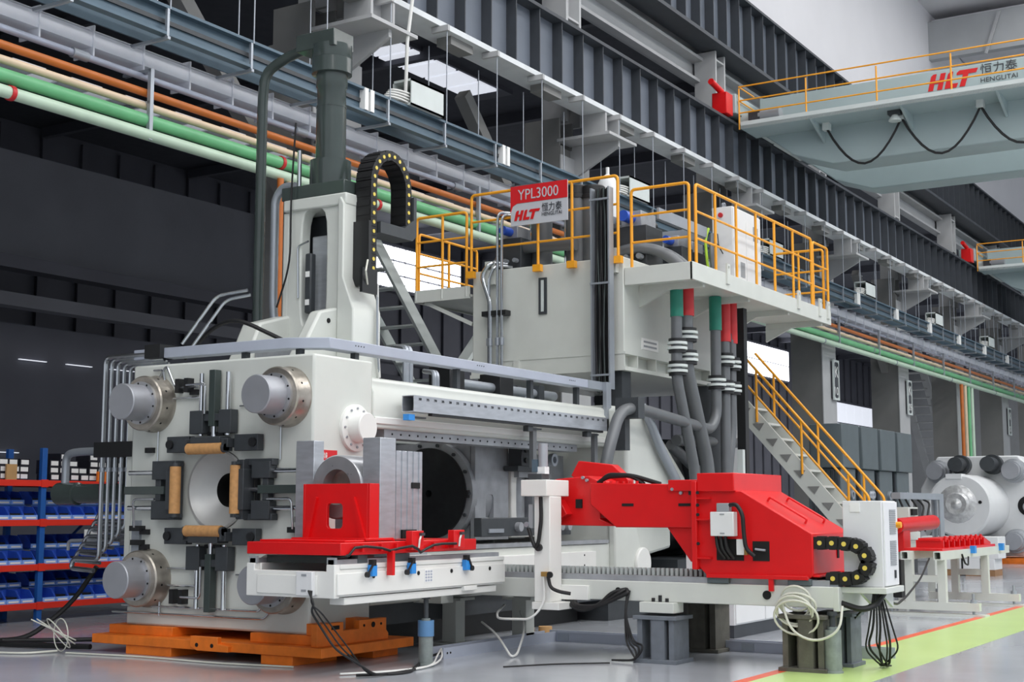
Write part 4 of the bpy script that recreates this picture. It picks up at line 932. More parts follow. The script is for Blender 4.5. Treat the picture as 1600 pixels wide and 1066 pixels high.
# left rail system on the tank edge and the sign
handrail('handrail', 'yellow handrail along the front edge of the oil tank, behind the red sign', (18.66, 12.3, 5.36), (18.66, 9.62, 5.36), 1.34, (.47, .7), foot=True)
t = thing('name_sign', 'red and grey sign reading YPL3000 with logo on the tank railing', 'sign', (18.6, 10.96, 6.08))
G().box(18.55, 18.57, 10.44, 11.48, 6.08, 6.72).out('panel', 'sign_grey', t, .003)
G().prism('X', [(11.48, 6.72), (10.44, 6.72), (10.44, 6.44), (11.36, 6.44), (11.44, 6.40), (11.48, 6.30)], 18.543, 18.55).out('red_field', 'sign_red', t)
text_part('YPL3000', .24, (18.538, 11.34, 6.49), (0, -1, 0), (0, 0, 1), 'sign_grey', 'title_text', t, .74)
hlt_logo((18.545, 11.41, 6.16), .16, (0, -1, 0), (0, 0, 1), t)
text_part('恒力泰', .15, (18.54, 10.90, 6.27), (0, -1, 0), (0, 0, 1), 'letter_dark', 'characters', t, .36)
text_part('HENGLITAI', .08, (18.54, 10.90, 6.19), (0, -1, 0), (0, 0, 1), 'letter_dark', 'lettering', t, .36)
# left landing with rails
t = thing('tank_landing', 'small cream landing with toe board left of the oil tank', 'landing', (19.4, 12.9, 5.0))
G().box(18.7, 20.6, 12.36, 13.44, 5.05, 5.09).out('deck', 'cream', t); G().box(18.68, 18.72, 12.36, 13.44, 5.02, 5.22).out('toe_board', 'cream', t); G().box(18.7, 20.6, 13.42, 13.46, 5.02, 5.22).out('toe_board', 'cream', t)
for x in (18.8, 20.4): G().bar((x, 12.36, 4.6), (x, 13.3, 5.03), .06, .06).out('knee_brace', 'cream', t)
handrail('handrail', 'short yellow handrail on the front of the left landing', (18.7, 13.42, 5.2), (18.7, 12.42, 5.2), 1.25, (.52,), cap=.15)
handrail('handrail', 'yellow handrail along the far side of the left landing', (18.78, 13.43, 5.2), (20.55, 13.43, 5.2), 1.0, (.5,), cap=.15)
# right walkway
t = thing('walkway', 'cream walkway cantilevered along the right side of the oil tank', 'walkway', (21.8, 9, 5.0))
G().box(18.8, 24.9, 8.47, 9.56, 5.06, 5.1).out('deck', 'cream', t)
G().box(18.76, 18.81, 8.44, 9.57, 5.0, 5.27).out('end_fascia', 'cream', t, .006); G().box(18.76, 24.93, 8.43, 8.48, 5.0, 5.27).out('side_fascia', 'cream', t, .006); G().box(24.88, 24.93, 8.44, 9.57, 5.0, 5.27).out('end_fascia', 'cream', t, .006)
for x in (19.3, 21.1, 22.9, 24.6):
    G().box(x-.04, x+.04, 8.5, 9.57, 4.96, 5.06).out('joist', 'cream', t); G().prism('X', [(9.58, 5.0), (9.58, 4.72), (9.0, 5.0)], x-.03, x+.03).out('bracket', 'cream', t)
for x in (20.05, 23.2, 24.3, 24.75): G().holed('Y', (x-.06, x+.06, 5.1, 5.42), (x, 5.36), .025, .03, 8.40, 8.43, 12).out('lifting_lug', 'cream', t)
zr = 5.24
handrail('handrail', 'yellow handrail on the near end of the right walkway', (18.8, 9.46, zr), (18.8, 8.5, zr), 1.24, (), cap=.22)
handrail('handrail', 'long yellow handrail along the outer side of the right walkway', (18.95, 8.46, zr), (24.0, 8.46, zr), 1.24, (.145, .31, .475, .64, .815), cap=.22)
handrail('handrail', 'short yellow handrail panel closing the far corner of the walkway side', (24.08, 8.46, zr), (24.88, 8.46, zr), 1.2, (), cap=.22)
handrail('handrail', 'yellow handrail across the far end of the right walkway', (24.9, 8.55, zr), (24.9, 9.5, zr), 1.2, (.5,), cap=.22)
t = thing('walkway_cabinet', 'white control cabinet with red button on the tank walkway', 'cabinet', (22, 9.1, 5.1))
G().box(21.42, 22.65, 8.9, 9.26, 5.2, 6.66).out('case', 'cabinet_white', t, .008); G().box(22.0, 22.64, 8.885, 8.9, 5.22, 6.64).out('door', 'cabinet_white', t, .004); G().box(21.43, 21.98, 8.885, 8.9, 5.22, 6.64).out('door', 'cabinet_white', t, .004)
G().cyl((21.42, 9.1, 6.52), (21.38, 9.1, 6.52), .04, n=16).out('stop_button', 'marker_red', t)
G().box(21.72, 21.9, 8.878, 8.886, 5.5, 5.75).out('vent_grille', 'plastic_grey', t); G().box(22.3, 22.5, 8.878, 8.886, 6.2, 6.45).out('vent_grille', 'plastic_grey', t); G().box(21.9, 21.93, 8.87, 8.886, 5.35, 5.45).out('handle', 'charcoal', t)
for x in (21.5, 22.55): G().ring((x, 9.06, 6.7), (x, 9.1, 6.7), .05, .03, 14).out('lifting_eye', 'galv', t)
G().tube([(21.38, 9.15, 6.2), (21.3, 9.1, 6.0), (21.36, 9.05, 5.85), (21.38, 9.2, 6.1)], .008, 6).out('lead', 'rubber', t)
G().tube([(21.35, 9.3, 6.3), (21.2, 9.3, 6.1), (21.25, 9.28, 5.6), (21.4, 9.2, 5.4), (21.35, 9.2, 5.2)], .025, 8, .15).out('earth_cable', 'earth_green', t)
G().tube([(21.36, 9.24, 6.2), (21.28, 9.22, 5.9), (21.3, 9.2, 5.5), (21.38, 9.1, 5.2)], .05, 8, .15).out('conduit', 'greypipe', t)
# equipment on the tank
for x, y, zt, r, lab in ((19.4, 11.4, 6.6, .17, 'behind the left half of the sign'), (19.4, 10.75, 6.6, .17, 'behind the right half of the sign'), (19.5, 10.5, 6.58, .2, 'with black ribbed cap, right of the sign')):
    t = thing('filter_housing', 'upright grey filter housing on the tank '+lab, 'filter', (x, y, 5.45), 'filter housings on the tank')
    G().cyl((x, y, 5.45), (x, y, zt), r, n=28).out('barrel', 'greypipe', t); G().lathe((x, y, zt), (0, 0, 1), [(0, r*1.12), (.06, r*1.12), (.07, r), (.2, r), (.22, r*.9)], 28).out('cap', 'black', t)
    G().cyl((x-.02, y+r+.03, 5.45), (x-.02, y+r+.03, zt-.05), .022, n=8).out('rod', 'chrome', t)
t = thing('accumulator', 'white domed accumulator at the right end of the tank railing', 'accumulator', (20.2, 10.6, 5.45))
G().lathe((20.2, 10.6, 5.45), (0, 0, 1), [(0, .18), (1.4, .18), (1.55, .165), (1.64, .12), (1.7, .05), (1.71, .03), (1.83, .03)], 28).out('bottle', 'cabinet_white', t); G().ring((20.2, 10.6, 6.2), (20.2, 10.6, 6.3), .21, .17, 28).out('clamp', 'charcoal', t)
def valve(x, y, lab, s=1.):
    t = thing('valve_block', lab, 'valve', (x, y, 5.45), 'valve blocks on the tank')
    G().box(x-.2*s, x+.2*s, y-.2*s, y+.2*s, 5.45, 5.45+.45*s).out('manifold', 'charcoal', t, .01)
    G().box(x-.16*s, x+.2*s, y-.12*s, y+.12*s, 5.45+.45*s, 5.45+.62*s).out('pilot_valve', 'castgrey', t, .01)
    G().cyl((x-.35*s, y, 5.45+.54*s), (x-.16*s, y, 5.45+.54*s), .06*s, n=12).out('solenoid', 'bin_blue', t); G().cyl((x+.2*s, y, 5.45+.54*s), (x+.38*s, y, 5.45+.54*s), .06*s, n=12).out('solenoid', 'black', t)
    for i in range(3): G().cyl((x-.22*s, y-.15*s+.15*s*i, 5.6), (x-.3*s, y-.15*s+.15*s*i, 5.6), .03*s, n=10).out('plug', 'galv', t)
    return t
valve(19.2, 11.78, 'valve block with blue solenoid left of the sign on the tank', 1.2)
valve(20.0, 9.95, 'tall valve block behind the walkway end rail', 1.5)
valve(21.0, 9.75, 'valve block with blue solenoid beside the bent grey pipes', 1.1)
valve(21.9, 9.9, 'valve block behind the white walkway cabinet', 1.2)
for k in range(2):
    single(G().tube([(19.6+.25*k, 10.4, 5.62), (19.6+.25*k, 9.85, 5.75), (19.75+.25*k, 9.5, 5.72), (19.9+.25*k, 9.2, 5.5), (19.95+.25*k, 9.0, 5.2)], .09, 14, .25), 'suction_pipe', 'greypipe', ['thick bent grey pipe on the walkway, nearer the end rail', 'thick bent grey pipe on the walkway, farther from the end rail'][k], 'pipe', (19.6, 9.8, 5.5))
single(G().tube([(19.3, 12.2, 5.5), (19.1, 12.0, 5.75), (19.1, 11.6, 5.85), (19.1, 10.6, 5.8)], .1, 16, .25), 'return_pipe', 'greypipe', 'thick grey return pipe lying along the tank top below the sign', 'pipe', (19.1, 11.5, 5.6))
single(G().box(21.2, 21.24, 9.3, 10.2, 6.1, 6.3).box(19.4, 21.24, 9.28, 9.32, 6.12, 6.3).box(18.9, 21.24, 10.2, 10.24, 6.2, 6.3), 'valve_bracket', 'galv', 'pale metal bracket plate behind the walkway rail', 'bracket', (20.3, 9.5, 6.1))
# steel pipes down the tank front
for i, (y0, zt) in enumerate([(12.02, 5.55), (11.92, 5.5), (11.76, 6.35), (11.68, 6.3)]):
    t = thing('tank_pipe', 'thin steel pipe down the tank front, '+['leftmost', 'second from left', 'third from left', 'rightmost'][i], 'pipe', (18.6, y0, 4), 'steel pipes on the tank front')
    if i < 2: pp = [(18.9, y0-.25, zt), (18.62, y0-.1, zt), (18.6, y0+.05 if i == 0 else y0, zt-.2), (18.6, y0-.12 if i == 0 else y0, 4.9), (18.6, y0-.12 if i == 0 else y0, 3.75)]
    else: pp = [(18.9, y0-.3, zt), (18.6, y0-.02, zt), (18.6, y0, zt-.15), (18.6, y0, 3.75)]
    G().tube(pp, .035 if i == 0 else .024, 8, .1).out('pipe_run', 'pipesteel', t); G().cyl((18.6, y0-(.12 if i == 0 else 0), 4.2), (18.6, y0-(.12 if i == 0 else 0), 4.32), .042, n=10).out('fitting', 'galv', t)
single(G().box(18.58, 18.74, 11.6, 12.05, 4.68, 4.76), 'pipe_clamp_bar', 'black', 'black clamp bar on the thin pipes of the tank front', 'clamp', (18.6, 11.8, 4.7))
# vertical cable tray at the tank corner
t = thing('riser_tray', 'upright galvanised cable tray full of black cables at the tank corner', 'cable tray', (18.5, 9.85, 3.4))
for y in (9.98, 9.68): G().box(18.45, 18.6, y-.012, y+.012, 3.4, 6.5).out('side_rail', 'galv', t)
G().box(18.59, 18.61, 9.69, 9.97, 3.4, 6.5).out('tray_back', 'black', t)
for k in range(7): G().tube([(18.53+.01*(k % 2), 9.72+.035*k+.02*sin(k*3+j), 3.35+j*.45) for j in range(8)], .013, 6).out('cable', ['rubber', 'rubber', 'darkgreen'][k % 3], t)
for z in (3.6, 5.0, 6.3): G().box(18.44, 18.47, 9.66, 10.0, z, z+.03).out('rung', 'galv', t)
# big grey pipes beside the tank
def bigpipe(lab, pts, r, bend=.18, marks=(), cl=(), n=16, name='oil_line', m='greypipe', mk='marker_green'):
    t = thing(name, lab, 'pipe', pts[0]); G().tube(pts, r, n, bend, 7).out('pipe_run', m, t)
    x, y = pts[0][0], pts[0][1]
    for z0, z1 in marks: G().cyl((x, y, z0), (x, y, z1), r+.016, n=n).out('marking_band', mk, t)
    for z in cl:
        G().cyl((x, y, z-.11), (x, y, z-.07), r+.05, n=16).out('flange_block', 'black', t); G().cyl((x, y, z+.07), (x, y, z+.11), r+.05, n=16).out('flange_block', 'black', t); G().ring((x, y, z-.06), (x, y, z-.02), r+.07, r, 16).out('flange_ring', 'cranewhite', t); G().ring((x, y, z+.02), (x, y, z+.06), r+.07, r, 16).out('flange_ring', 'cranewhite', t)
    return t
bigpipe('grey oil line with green band under the walkway, bending towards the red carriage', [(19.4, 9.0, 5.05), (19.36, 9.0, 3.6), (19.98, 9.0, 2.2), (19.98, 9.0, 1.2)], .085, .2, ((4.55, 5.0),), (3.75, 4.1))
bigpipe('grey oil line with red band under the walkway, beside the green banded one', [(19.74, 9.0, 5.05), (19.71, 9.0, 3.8), (20.48, 9.0, 2.3), (20.5, 9.0, 1.2)], .11, .25, ((4.6, 5.05),), (4.3, 3.95), mk='marker_red')
bigpipe('grey oil line with green band curving into the horizontal pipe', [(20.88, 9.0, 5.1), (20.86, 9.0, 3.1), (20.6, 9.0, 2.87), (17.95, 9.0, 3.06), (17.45, 9.0, 2.98), (17.1, 9.0, 2.4), (16.95, 9.1, 1.5)], .085, .25, ((4.5, 5.05),), (3.65,))
bigpipe('straight grey oil line with red band, middle of the three under the walkway', [(21.25, 9.0, 5.1), (21.2, 9.0, 1.2)], .085, 0, ((4.35, 5.05),), (3.6, 4.05), mk='marker_red')
bigpipe('straight grey oil line with red band, rightmost under the walkway', [(21.56, 9.0, 5.1), (21.5, 9.0, 2.9), (21.3, 9.0, 2.2), (21.25, 9.05, 1.2)], .075, .2, ((4.35, 5.05),), (3.6, 4.0), mk='marker_red')
single(G().box(17.8, 18.0, 8.88, 9.25, 2.9, 3.2).box(17.85, 18.0, 9.12, 9.3, 2.45, 2.95), 'pipe_holder', 'charcoal', 'dark grey holder clamping the curved pipe to the rear platen', 'clamp', (17.9, 9.0, 2.6))
single(G().tube([(18.75, 9.3, 3.15), (18.8, 9.2, 2.95), (19.2, 9.2, 2.5), (19.85, 9.2, 1.95), (20.2, 9.2, 1.5)], .07, 14, .2), 'diagonal_pipe', 'galv', 'bright diagonal steel pipe beside the cream rear platen', 'pipe', (19, 9.2, 2.5))
single(G().cyl((20.6, 9.6, 2.72), (23.2, 9.6, 2.78), .09, n=14), 'cross_pipe', 'greypipe', 'horizontal grey pipe behind the straight oil lines', 'pipe', (21, 9.6, 2.7))
single(G().cyl((20.6, 9.7, 2.65), (22.3, 9.7, 2.0), .09, n=14), 'cross_pipe', 'greypipe', 'slanting grey pipe behind the straight oil lines', 'pipe', (21, 9.7, 2.3))
single(G().cyl((22.2, 9.85, .8), (22.2, 9.85, 3.7), .36, n=28), 'standing_cylinder', 'charcoal', 'thick dark upright cylinder behind the straight oil lines', 'cylinder', (22.2, 9.85, .8))
t = thing('cable_riser', 'narrow upright tray with a grey strip right of the oil lines', 'cable tray', (22.0, 9.0, 0)); G().box(21.95, 22.1, 8.95, 9.1, 0, 5.0).out('tray', 'black', t); G().box(21.8, 21.9, 8.95, 9.05, 1.6, 2.6).out('junction_strip', 'cranewhite', t)
# exhaust pipes over the upper press beam
t = thing('prefill_pipe', 'pale horizontal pipe with black end blocks on top of the press', 'pipe', (17, 10.6, 3.15))
G().cyl((15.4, 10.5, 3.3), (18.2, 10.5, 3.3), .07, n=16).out('pipe_run', 'galv', t)
for x in (15.2, 16.45): G().box(x, x+.35, 10.35, 10.7, 3.1, 3.5).out('end_block', 'black', t, .01)
G().cyl((17.4, 10.5, 3.0), (17.4, 10.5, 3.3), .09, n=16).out('branch', 'galv', t); G().box(17.6, 17.75, 10.4, 10.6, 3.2, 3.42).out('clamp', 'charcoal', t)
# ================================================================ STAIRS
def stairs(name, lab, xa, xb, y0, z0, y1, z1, n, m):
    """flight running down along -Y between x = xa and x = xb"""
    t = thing(name, lab, 'stairs', ((xa+xb)/2, y1, z1))
    for x in (xa, xb): G().prism('X', [(y0, z0-.3), (y0, z0+.2), (y1, z1+.2), (y1, z1-.3)], x-.025, x+.025).out('stringer', m, t)
    for i in range(n):
        k = (i+.5)/n; y = y0+(y1-y0)*k; z = z0+(z1-z0)*k
        G().box(xa, xb, y-.13, y+.13, z-.02, z+.02).out('tread', m, t)
        G().prism('X', [(y-.11, z), (y+.11, z), (y-.02, z-.14)], xa-.04, xa-.02).out('tread_bracket', 'column', t)
    return t
stairs('staircase', 'cream staircase with yellow handrails down the right end of the tank', 24.6, 25.4, 10.15, 3.65, 7.3, .4, 11, 'cream')
for x, s in ((24.55, 'near'), (25.45, 'far')):
    t = thing('stair_rail', 'sloping yellow handrail on the '+s+' side of the staircase', 'handrail', (x, 7.7, .9), 'stair handrails')
    d = V((0, 10.15-7.7, 3.65-.85)); a = V((x, 7.7, .85)); up = V((0, 0, .98))
    G().tube([a+up*.5, a+up, a+d+up], .026, 10, .08).out('top_rail', 'yellow', t); G().tube([a+up*.5, a+d+up*.5], .022, 8).out('mid_rail', 'yellow', t)
    for k in (.15, .5, .85): G().cyl(a+d*k, a+d*k+up, .024, n=10).out('post', 'yellow', t)
t = thing('steel_stairs', 'grey open stairs with flat treads seen behind the looped chain', 'stairs', (22, 14.8, 0))
for y in (14.35, 15.2): G().prism('Y', [(17.95, 6.85), (18.25, 6.85), (22.4, 2.75), (22.4, 2.4)], y-.03, y+.03).out('stringer', 'cranewhite', t)
for i in range(14):
    x = 18.2+i*.3; z = 6.65-i*.296; G().box(x-.1, x+.14, 14.38, 15.17, z-.03, z).out('tread', 'cranewhite', t)
G().bar((23.4, 14.8, 5.6), (20.9, 14.8, 3.2), .25, .1).out('brace', 'cranewhite', t)
for y in (14.35, 15.2): G().box(22.3, 22.45, y-.05, y+.05, 0, 2.75).out('support_leg', 'cranewhite', t)
# ================================================================ RIGHT SIDE OF THE HALL
rank = ['nearest', 'second', 'third', 'farthest']
for k in range(4):
    x = 30.7+1.45*k
    t = thing('pump_motor', rank[k]+' of the four dark grey pump motors standing behind the staircase', 'motor', (x+.6, 10.7, 0), 'pump motors')
    G().prism('Z', [(x, 10.2), (x+1.2, 10.2), (x+1.25, 10.5), (x+1.1, 11.0), (x+.6, 11.2), (x+.1, 11.0), (x-.05, 10.5)], 2.55, 3.55).out('fan_cowl', 'motor', t, .02)
    G().box(x+.08, x+1.12, 10.28, 11.05, 1.35, 2.55).out('frame', 'motor', t, .02)
    for i in range(7): G().box(x+.02, x+.08, 10.32+.1*i, 10.36+.1*i, 1.4, 2.5).out('cooling_fin', 'girder_dark', t)
    G().ring((x+.75, 10.22, 1.95), (x+.75, 10.28, 1.95), .11, .06, 18).out('lifting_eye', 'galv', t)
    G().box(x, x+1.2, 10.15, 11.1, .0, 1.35).out('pump_stand', 'charcoal', t)
# run-out table
t = thing('runout_table', 'cream run-out table frame on levelling feet at the right', 'table', (23.5, 6, 0))
for y in (5.75, 6.25):
    G().holed('X', (y-.06, y+.06, .84, .97), (y, .905), .045, .05, 21.6, 26.2, 12, 10).out('beam', 'cream', t)
    for x in (21.85, 24.6):
        G().box(x-.06, x+.06, y-.06, y+.06, .12, .84).out('leg', 'cream', t)
for x in (21.85, 24.6):
    G().box(x-.07, x+.07, 5.2, 6.7, .08, .2).out('foot_beam', 'cream', t); G().box(x-.15, x+.15, 5.1, 6.8, 0, .03).out('floor_plate', 'cream', t)
    for y in (5.3, 6.55): G().cyl((x, y, .03), (x, y, .34), .02, n=10).out('level_screw', 'galv', t); G().cyl((x, y, .2), (x, y, .25), .05, n=10).out('level_nut', 'galv', t)
    G().box(x-.05, x+.05, 5.75, 6.25, .5, .6).out('cross_beam', 'cream', t)
for x in (23.4, 25.4): G().box(x, x+.12, 5.62, 5.70, .9, 1.02).out('limit_switch', 'switch_blue', t)
G().tube([(22.8, 5.68, .9), (22.9, 5.66, .75), (23.1, 5.66, .72), (23.2, 5.68, .85)], .015, 6, .05).out('switch_cable', 'rubber', t)
G().box(22.6, 22.9, 6.6, 6.9, .2, .8).out('drive_box', 'black', t)
t = thing('roller_rack', 'red ribbed rack lying on the run-out table', 'rack', (23.7, 6, .97))
G().box(21.9, 25.4, 5.75, 6.35, .97, 1.01).out('base_plate', 'red', t, .004); G().box(22.2, 25.0, 5.85, 6.2, 1.12, 1.16).out('top_plate', 'red', t, .004)
for i in range(9): G().box(22.25+i*.33, 22.29+i*.33, 5.82, 6.25, 1.01, 1.13).out('rib', 'red', t)
G().prism('Y', [(25.0, 1.01), (25.5, 1.01), (25.5, 1.04), (25.0, 1.14)], 5.85, 6.25).out('end_wedge', 'red', t)
for i in range(8): G().cyl((22.4+i*.33, 5.83, 1.1), (22.4+i*.33, 5.83, 1.19), .02, n=8).out('cap_screw', 'red', t)
t = thing('red_pusher', 'red round pusher drum with yellow cap right of the grey cabinet', 'pusher', (24.5, 7, 1.2))
G().cyl((23.4, 6.9, 1.33), (25.7, 6.9, 1.38), .13, n=24).out('drum', 'red', t); G().cyl((23.2, 6.9, 1.33), (23.42, 6.9, 1.33), .07, n=16).out('nose', 'yellow', t)
G().box(23.5, 23.9, 6.8, 7.0, .9, 1.25).out('bracket', 'red', t, .01)
t = thing('conveyor_frame', 'cream conveyor frame behind the red pusher drum', 'frame', (24.5, 7.6, 0))
G().box(22.6, 26.5, 7.0, 7.2, .9, 1.05).out('long_beam', 'cream', t); 
for x in (22.7, 24.4, 26.3): G().box(x-.07, x+.07, 7.03, 7.17, 0, .9).out('leg', 'cream', t)
for x in (24.2, 25.6): G().box(x, x+.6, 7.3, 7.6, 1.2, 1.65).out('motor_mount', 'cream', t, .01); G().box(x+.1, x+.4, 7.25, 7.3, 1.5, 1.62).out('mount_opening', 'dark_hole', t)
G().box(24.2, 26.3, 7.3, 7.5, 1.05, 1.2).out('upper_beam', 'cream', t)
t = thing('gantry_frame', 'grey channel gantry in front of the big round cylinder', 'frame', (27, 7.5, 0))
G().box(25.5, 28.5, 7.42, 7.58, 1.8, 1.92).out('top_channel', 'galv', t); G().box(28.2, 28.5, 7.42, 7.46, .9, 1.8).box(28.2, 28.5, 7.55, 7.59, .9, 1.8).out('post', 'galv', t)
G().box(28.25, 28.45, 7.46, 7.55, 0, .9).out('post_foot', 'galv', t)
for k in range(5): G().tube([(25.7+.4*k, 7.5, 1.8), (25.8+.4*k, 7.4, 1.5+.06*k), (25.6+.35*k, 7.4, 1.2)], .02, 6, .2).out('cable', 'rubber', t)
# second press platen in the distance
XP, YP, ZP = 44.0, 10.4, 1.72
t = thing('far_platen', 'pale grey octagonal press platen with large round cylinder, far right', 'press platen', (XP, YP, .1))
oc = [(-1.75, -.7), (-1.75, .55), (-1.2, 1.52), (1.2, 1.52), (1.75, .9), (1.75, -1.5), (-1.2, -1.5)]
G().prism('X', [(YP-a, ZP+b) for a, b in oc], XP, XP+.9).out('body', 'cabinet_white', t, .04)
G().lathe((XP, YP, ZP), (-1, 0, 0), [(0, .92), (2.3, .92), (2.36, .86)], 64).out('main_cylinder', 'cabinet_white', t)
G().lathe((XP-2.36, YP+.05, ZP+.05), (-1, 0, 0), [(0, .56), (.05, .5), (.08, .36), (.16, .3), (.14, .16), (.24, .03)], 20).out('foil_wrap', 'foil', t)
for i, (y, z) in enumerate(((.25, .45), (-.6, .1))): G().cyl((XP-2.36, YP+y, ZP+z), (XP-2.38, YP+y, ZP+z), .05, n=14).out('port', 'dark_hole', t)
G().box(XP-2.4, XP-1.9, YP-.1, YP+.35, ZP+.78, ZP+.93).out('top_tab', 'cabinet_white', t)
for a in (-1, 1):
    for b in (-1, 1):
        n_ = G().lathe((XP, YP+a*1.12, ZP+b*1.05), (-1, 0, 0), [(0, .36), (.3, .36), (.32, .3), (.5, .28)], 32).out('tie_rod_nut', 'castgrey', t); G().cyl((XP-.48, YP+a*1.12, ZP+b*1.05), (XP-.75, YP+a*1.12, ZP+b*1.05), .25, n=32).out('tie_rod_end', 'rodsteel', n_)
for y, z in ((.45, 1.25), (-.5, 1.25), (-.45, -1.2)):
    n_ = G().cyl((XP, YP+y, ZP+z), (XP-.3, YP+y, ZP+z), .3, n=28).out('side_cylinder', 'charcoal', t); G().cyl((XP-.3, YP+y, ZP+z), (XP-.9, YP+y, ZP+z), .22, n=28).out('cylinder_nose', 'charcoal', n_)
G().cyl((XP-.02, YP-1.45, ZP), (XP+.01, YP-1.45, ZP), .3, n=28).out('pocket', 'dark_hole', t); G().cyl((XP, YP-1.5, ZP-.03), (XP-.25, YP-1.5, ZP-.03), .16, n=20).out('pocket_pin', 'castgrey', t)
single(G().box(43.6, 45.3, 8.5, 10.2, 0, .17), 'timber_pad', 'orange', 'orange timber pad under the far octagonal platen', 'pad', (44.4, 9.3, 0))
for i, (y0, y1, z0, z1, lab) in enumerate(((7.9, 9.75, .42, .95, 'long white crate on top of the pair in front of the far platen'), (8.0, 9.6, .15, .42, 'lower white crate with dark gaps in front of the far platen'))):
    t = thing('machine_crate', lab, 'crate', (35.5, y0, z0)); G().box(35.2, 36.0, y0, y1, z0, z1).out('body', 'cabinet_white', t, .01)
    for k in range(3): G().box(35.19, 35.2, y0+.3+.45*k, y0+.34+.45*k, z0, z1).out('gap', 'dark_hole' if i else 'plastic_grey', t)
for k in range(2): single(G().box(35.2, 36.0, 8.0+.85*k, 8.7+.85*k, 0, .15), 'timber_block', 'wood', ['right', 'left'][k]+' wooden block under the white crates', 'block', (35.5, 8.3+.85*k, 0))
# white cabinets under and behind the loader
t = thing('floor_cabinet', 'white cabinet with dark plinth on the floor behind the loader', 'cabinet', (17.3, 7.3, 0))
G().box(16.55, 18.6, 6.95, 7.6, .16, 1.7).out('case', 'cabinet_white', t, .008); G().box(16.56, 18.6, 6.96, 7.6, 0, .16).out('plinth', 'girder_dark', t)
for k in range(2): G().box(16.58+k*1.0, 17.55+k*1.0, 6.935, 6.95, .18, 1.68).out('door', 'cabinet_white', t, .004); G().box(17.4-.68*0+k*.3-.3, 17.43+k*.3-.3, 6.92, 6.936, .4, .52).out('handle', 'charcoal', t)
single(G().box(16.6, 16.85, 7.65, 8.0, 0, .55), 'white_carton', 'paper', 'white carton standing left of the floor cabinet', 'carton', (16.7, 7.8, 0))
# bright door panel and machinery far away in the side bay
t = thing('light_board', 'bright white and red lit board between the far columns', 'light board', (50, 17, 3.6))
G().box(49.4, 50.3, 17.0, 17.1, 4.7, 6.3).out('lit_panel', 'window_light', t); G().box(49.4, 50.3, 17.0, 17.1, 4.3, 4.7).out('red_edge', 'marker_red', t); G().box(49.8, 49.9, 17.02, 17.1, 0, 4.3).out('mast', 'column', t)
t = thing('lattice_stairs', 'distant steel stairs with crossed braces between the far columns', 'stairs', (62, 16.5, 0))
for y in (16, 17): G().bar((58.2, y, 8.2), (66.0, y, .0), .3, .12).out('stringer', 'column_light', t)
for i in range(24): G().box(58.2+.325*i, 58.5+.325*i, 16, 17, 8.0-.33*i, 8.05-.33*i).out('tread', 'column_light', t)
G().bar((58.8, 15.6, 6.2), (61.5, 15.6, .5), .16, .16).out('brace', 'column_light', t); G().bar((64.2, 15.6, 6.2), (61.5, 15.6, .5), .16, .16).out('brace', 'column_light', t)
# ================================================================ PARTS SHELF, LEFT
SX0, SXP, SX1, SY = 11.4, 13.82, 16.3, 16.6
t = thing('parts_shelf', 'blue and red steel parts shelf at the left behind the press', 'shelf', (SXP, SY+.3, 0))
LV = (.27, .82, 1.46, 2.03)
for x in (SX0, SXP, SX1):
    for y in (SY, SY+.75): G().box(x-.045, x+.045, y-.03, y+.04, 0, 2.5).out('upright', 'post_blue', t, .004)
for z in LV:
    for x0, x1 in ((SX0, SXP), (SXP, SX1)):
        for y in (SY-.02, SY+.75): G().box(x0+.05, x1-.05, y-.02, y+.03, z-.09, z).out('shelf_beam', 'shelf_red', t, .004)
        G().box(x0+.05, x1-.05, SY, SY+.75, z-.03, z-.005).out('deck', 'bin_blue', t)
    G().box(SXP-.06, SXP+.06, SY-.05, SY-.03, z-.1, z+.01).out('beam_lug', 'shelf_red', t)
for x0 in (SX0, SXP): G().bar((x0+.1, SY+.75, .3), (x0+2.2, SY+.75, 2.0), .03, .03).out('back_brace', 'post_blue', t)
# blue bins: two tiers on each of three levels
w_, d_, h_ = .235, .3, .13
body = G()
body.box(0, w_, 0, d_, 0, .01).box(0, w_, d_-.01, d_, 0, h_*1.5)
body.prism('X', [(0, .0), (d_, 0), (d_, h_*1.5), (.1, h_*1.4), (.0, h_*.5)], 0, .008).prism('X', [(0, .0), (d_, 0), (d_, h_*1.5), (.1, h_*1.4), (.0, h_*.5)], w_-.008, w_)
bm_ = body.mesh('bin_body', 'bin_blue'); lip = G().box(0, w_, -.012, .006, 0, h_*.5).mesh('bin_lip', 'bin_light')
fill = G().box(.015, w_-.015, .05, d_-.02, .01, h_*.7).mesh('bin_contents', 'black'); lbm = G().box(.03, w_-.03, -.016, -.012, .015, .04).mesh('bin_label', 'paper')
ORD = ['first', 'second', 'third', 'fourth', 'fifth', 'sixth', 'seventh', 'eighth', 'ninth', 'tenth', 'eleventh', 'twelfth', 'thirteenth', 'fourteenth', 'fifteenth', 'sixteenth', 'seventeenth', 'eighteenth', 'nineteenth', 'twentieth', 'twenty-first', 'twenty-second']
ln = {0: 'lowest', 1: 'second', 2: 'third'}
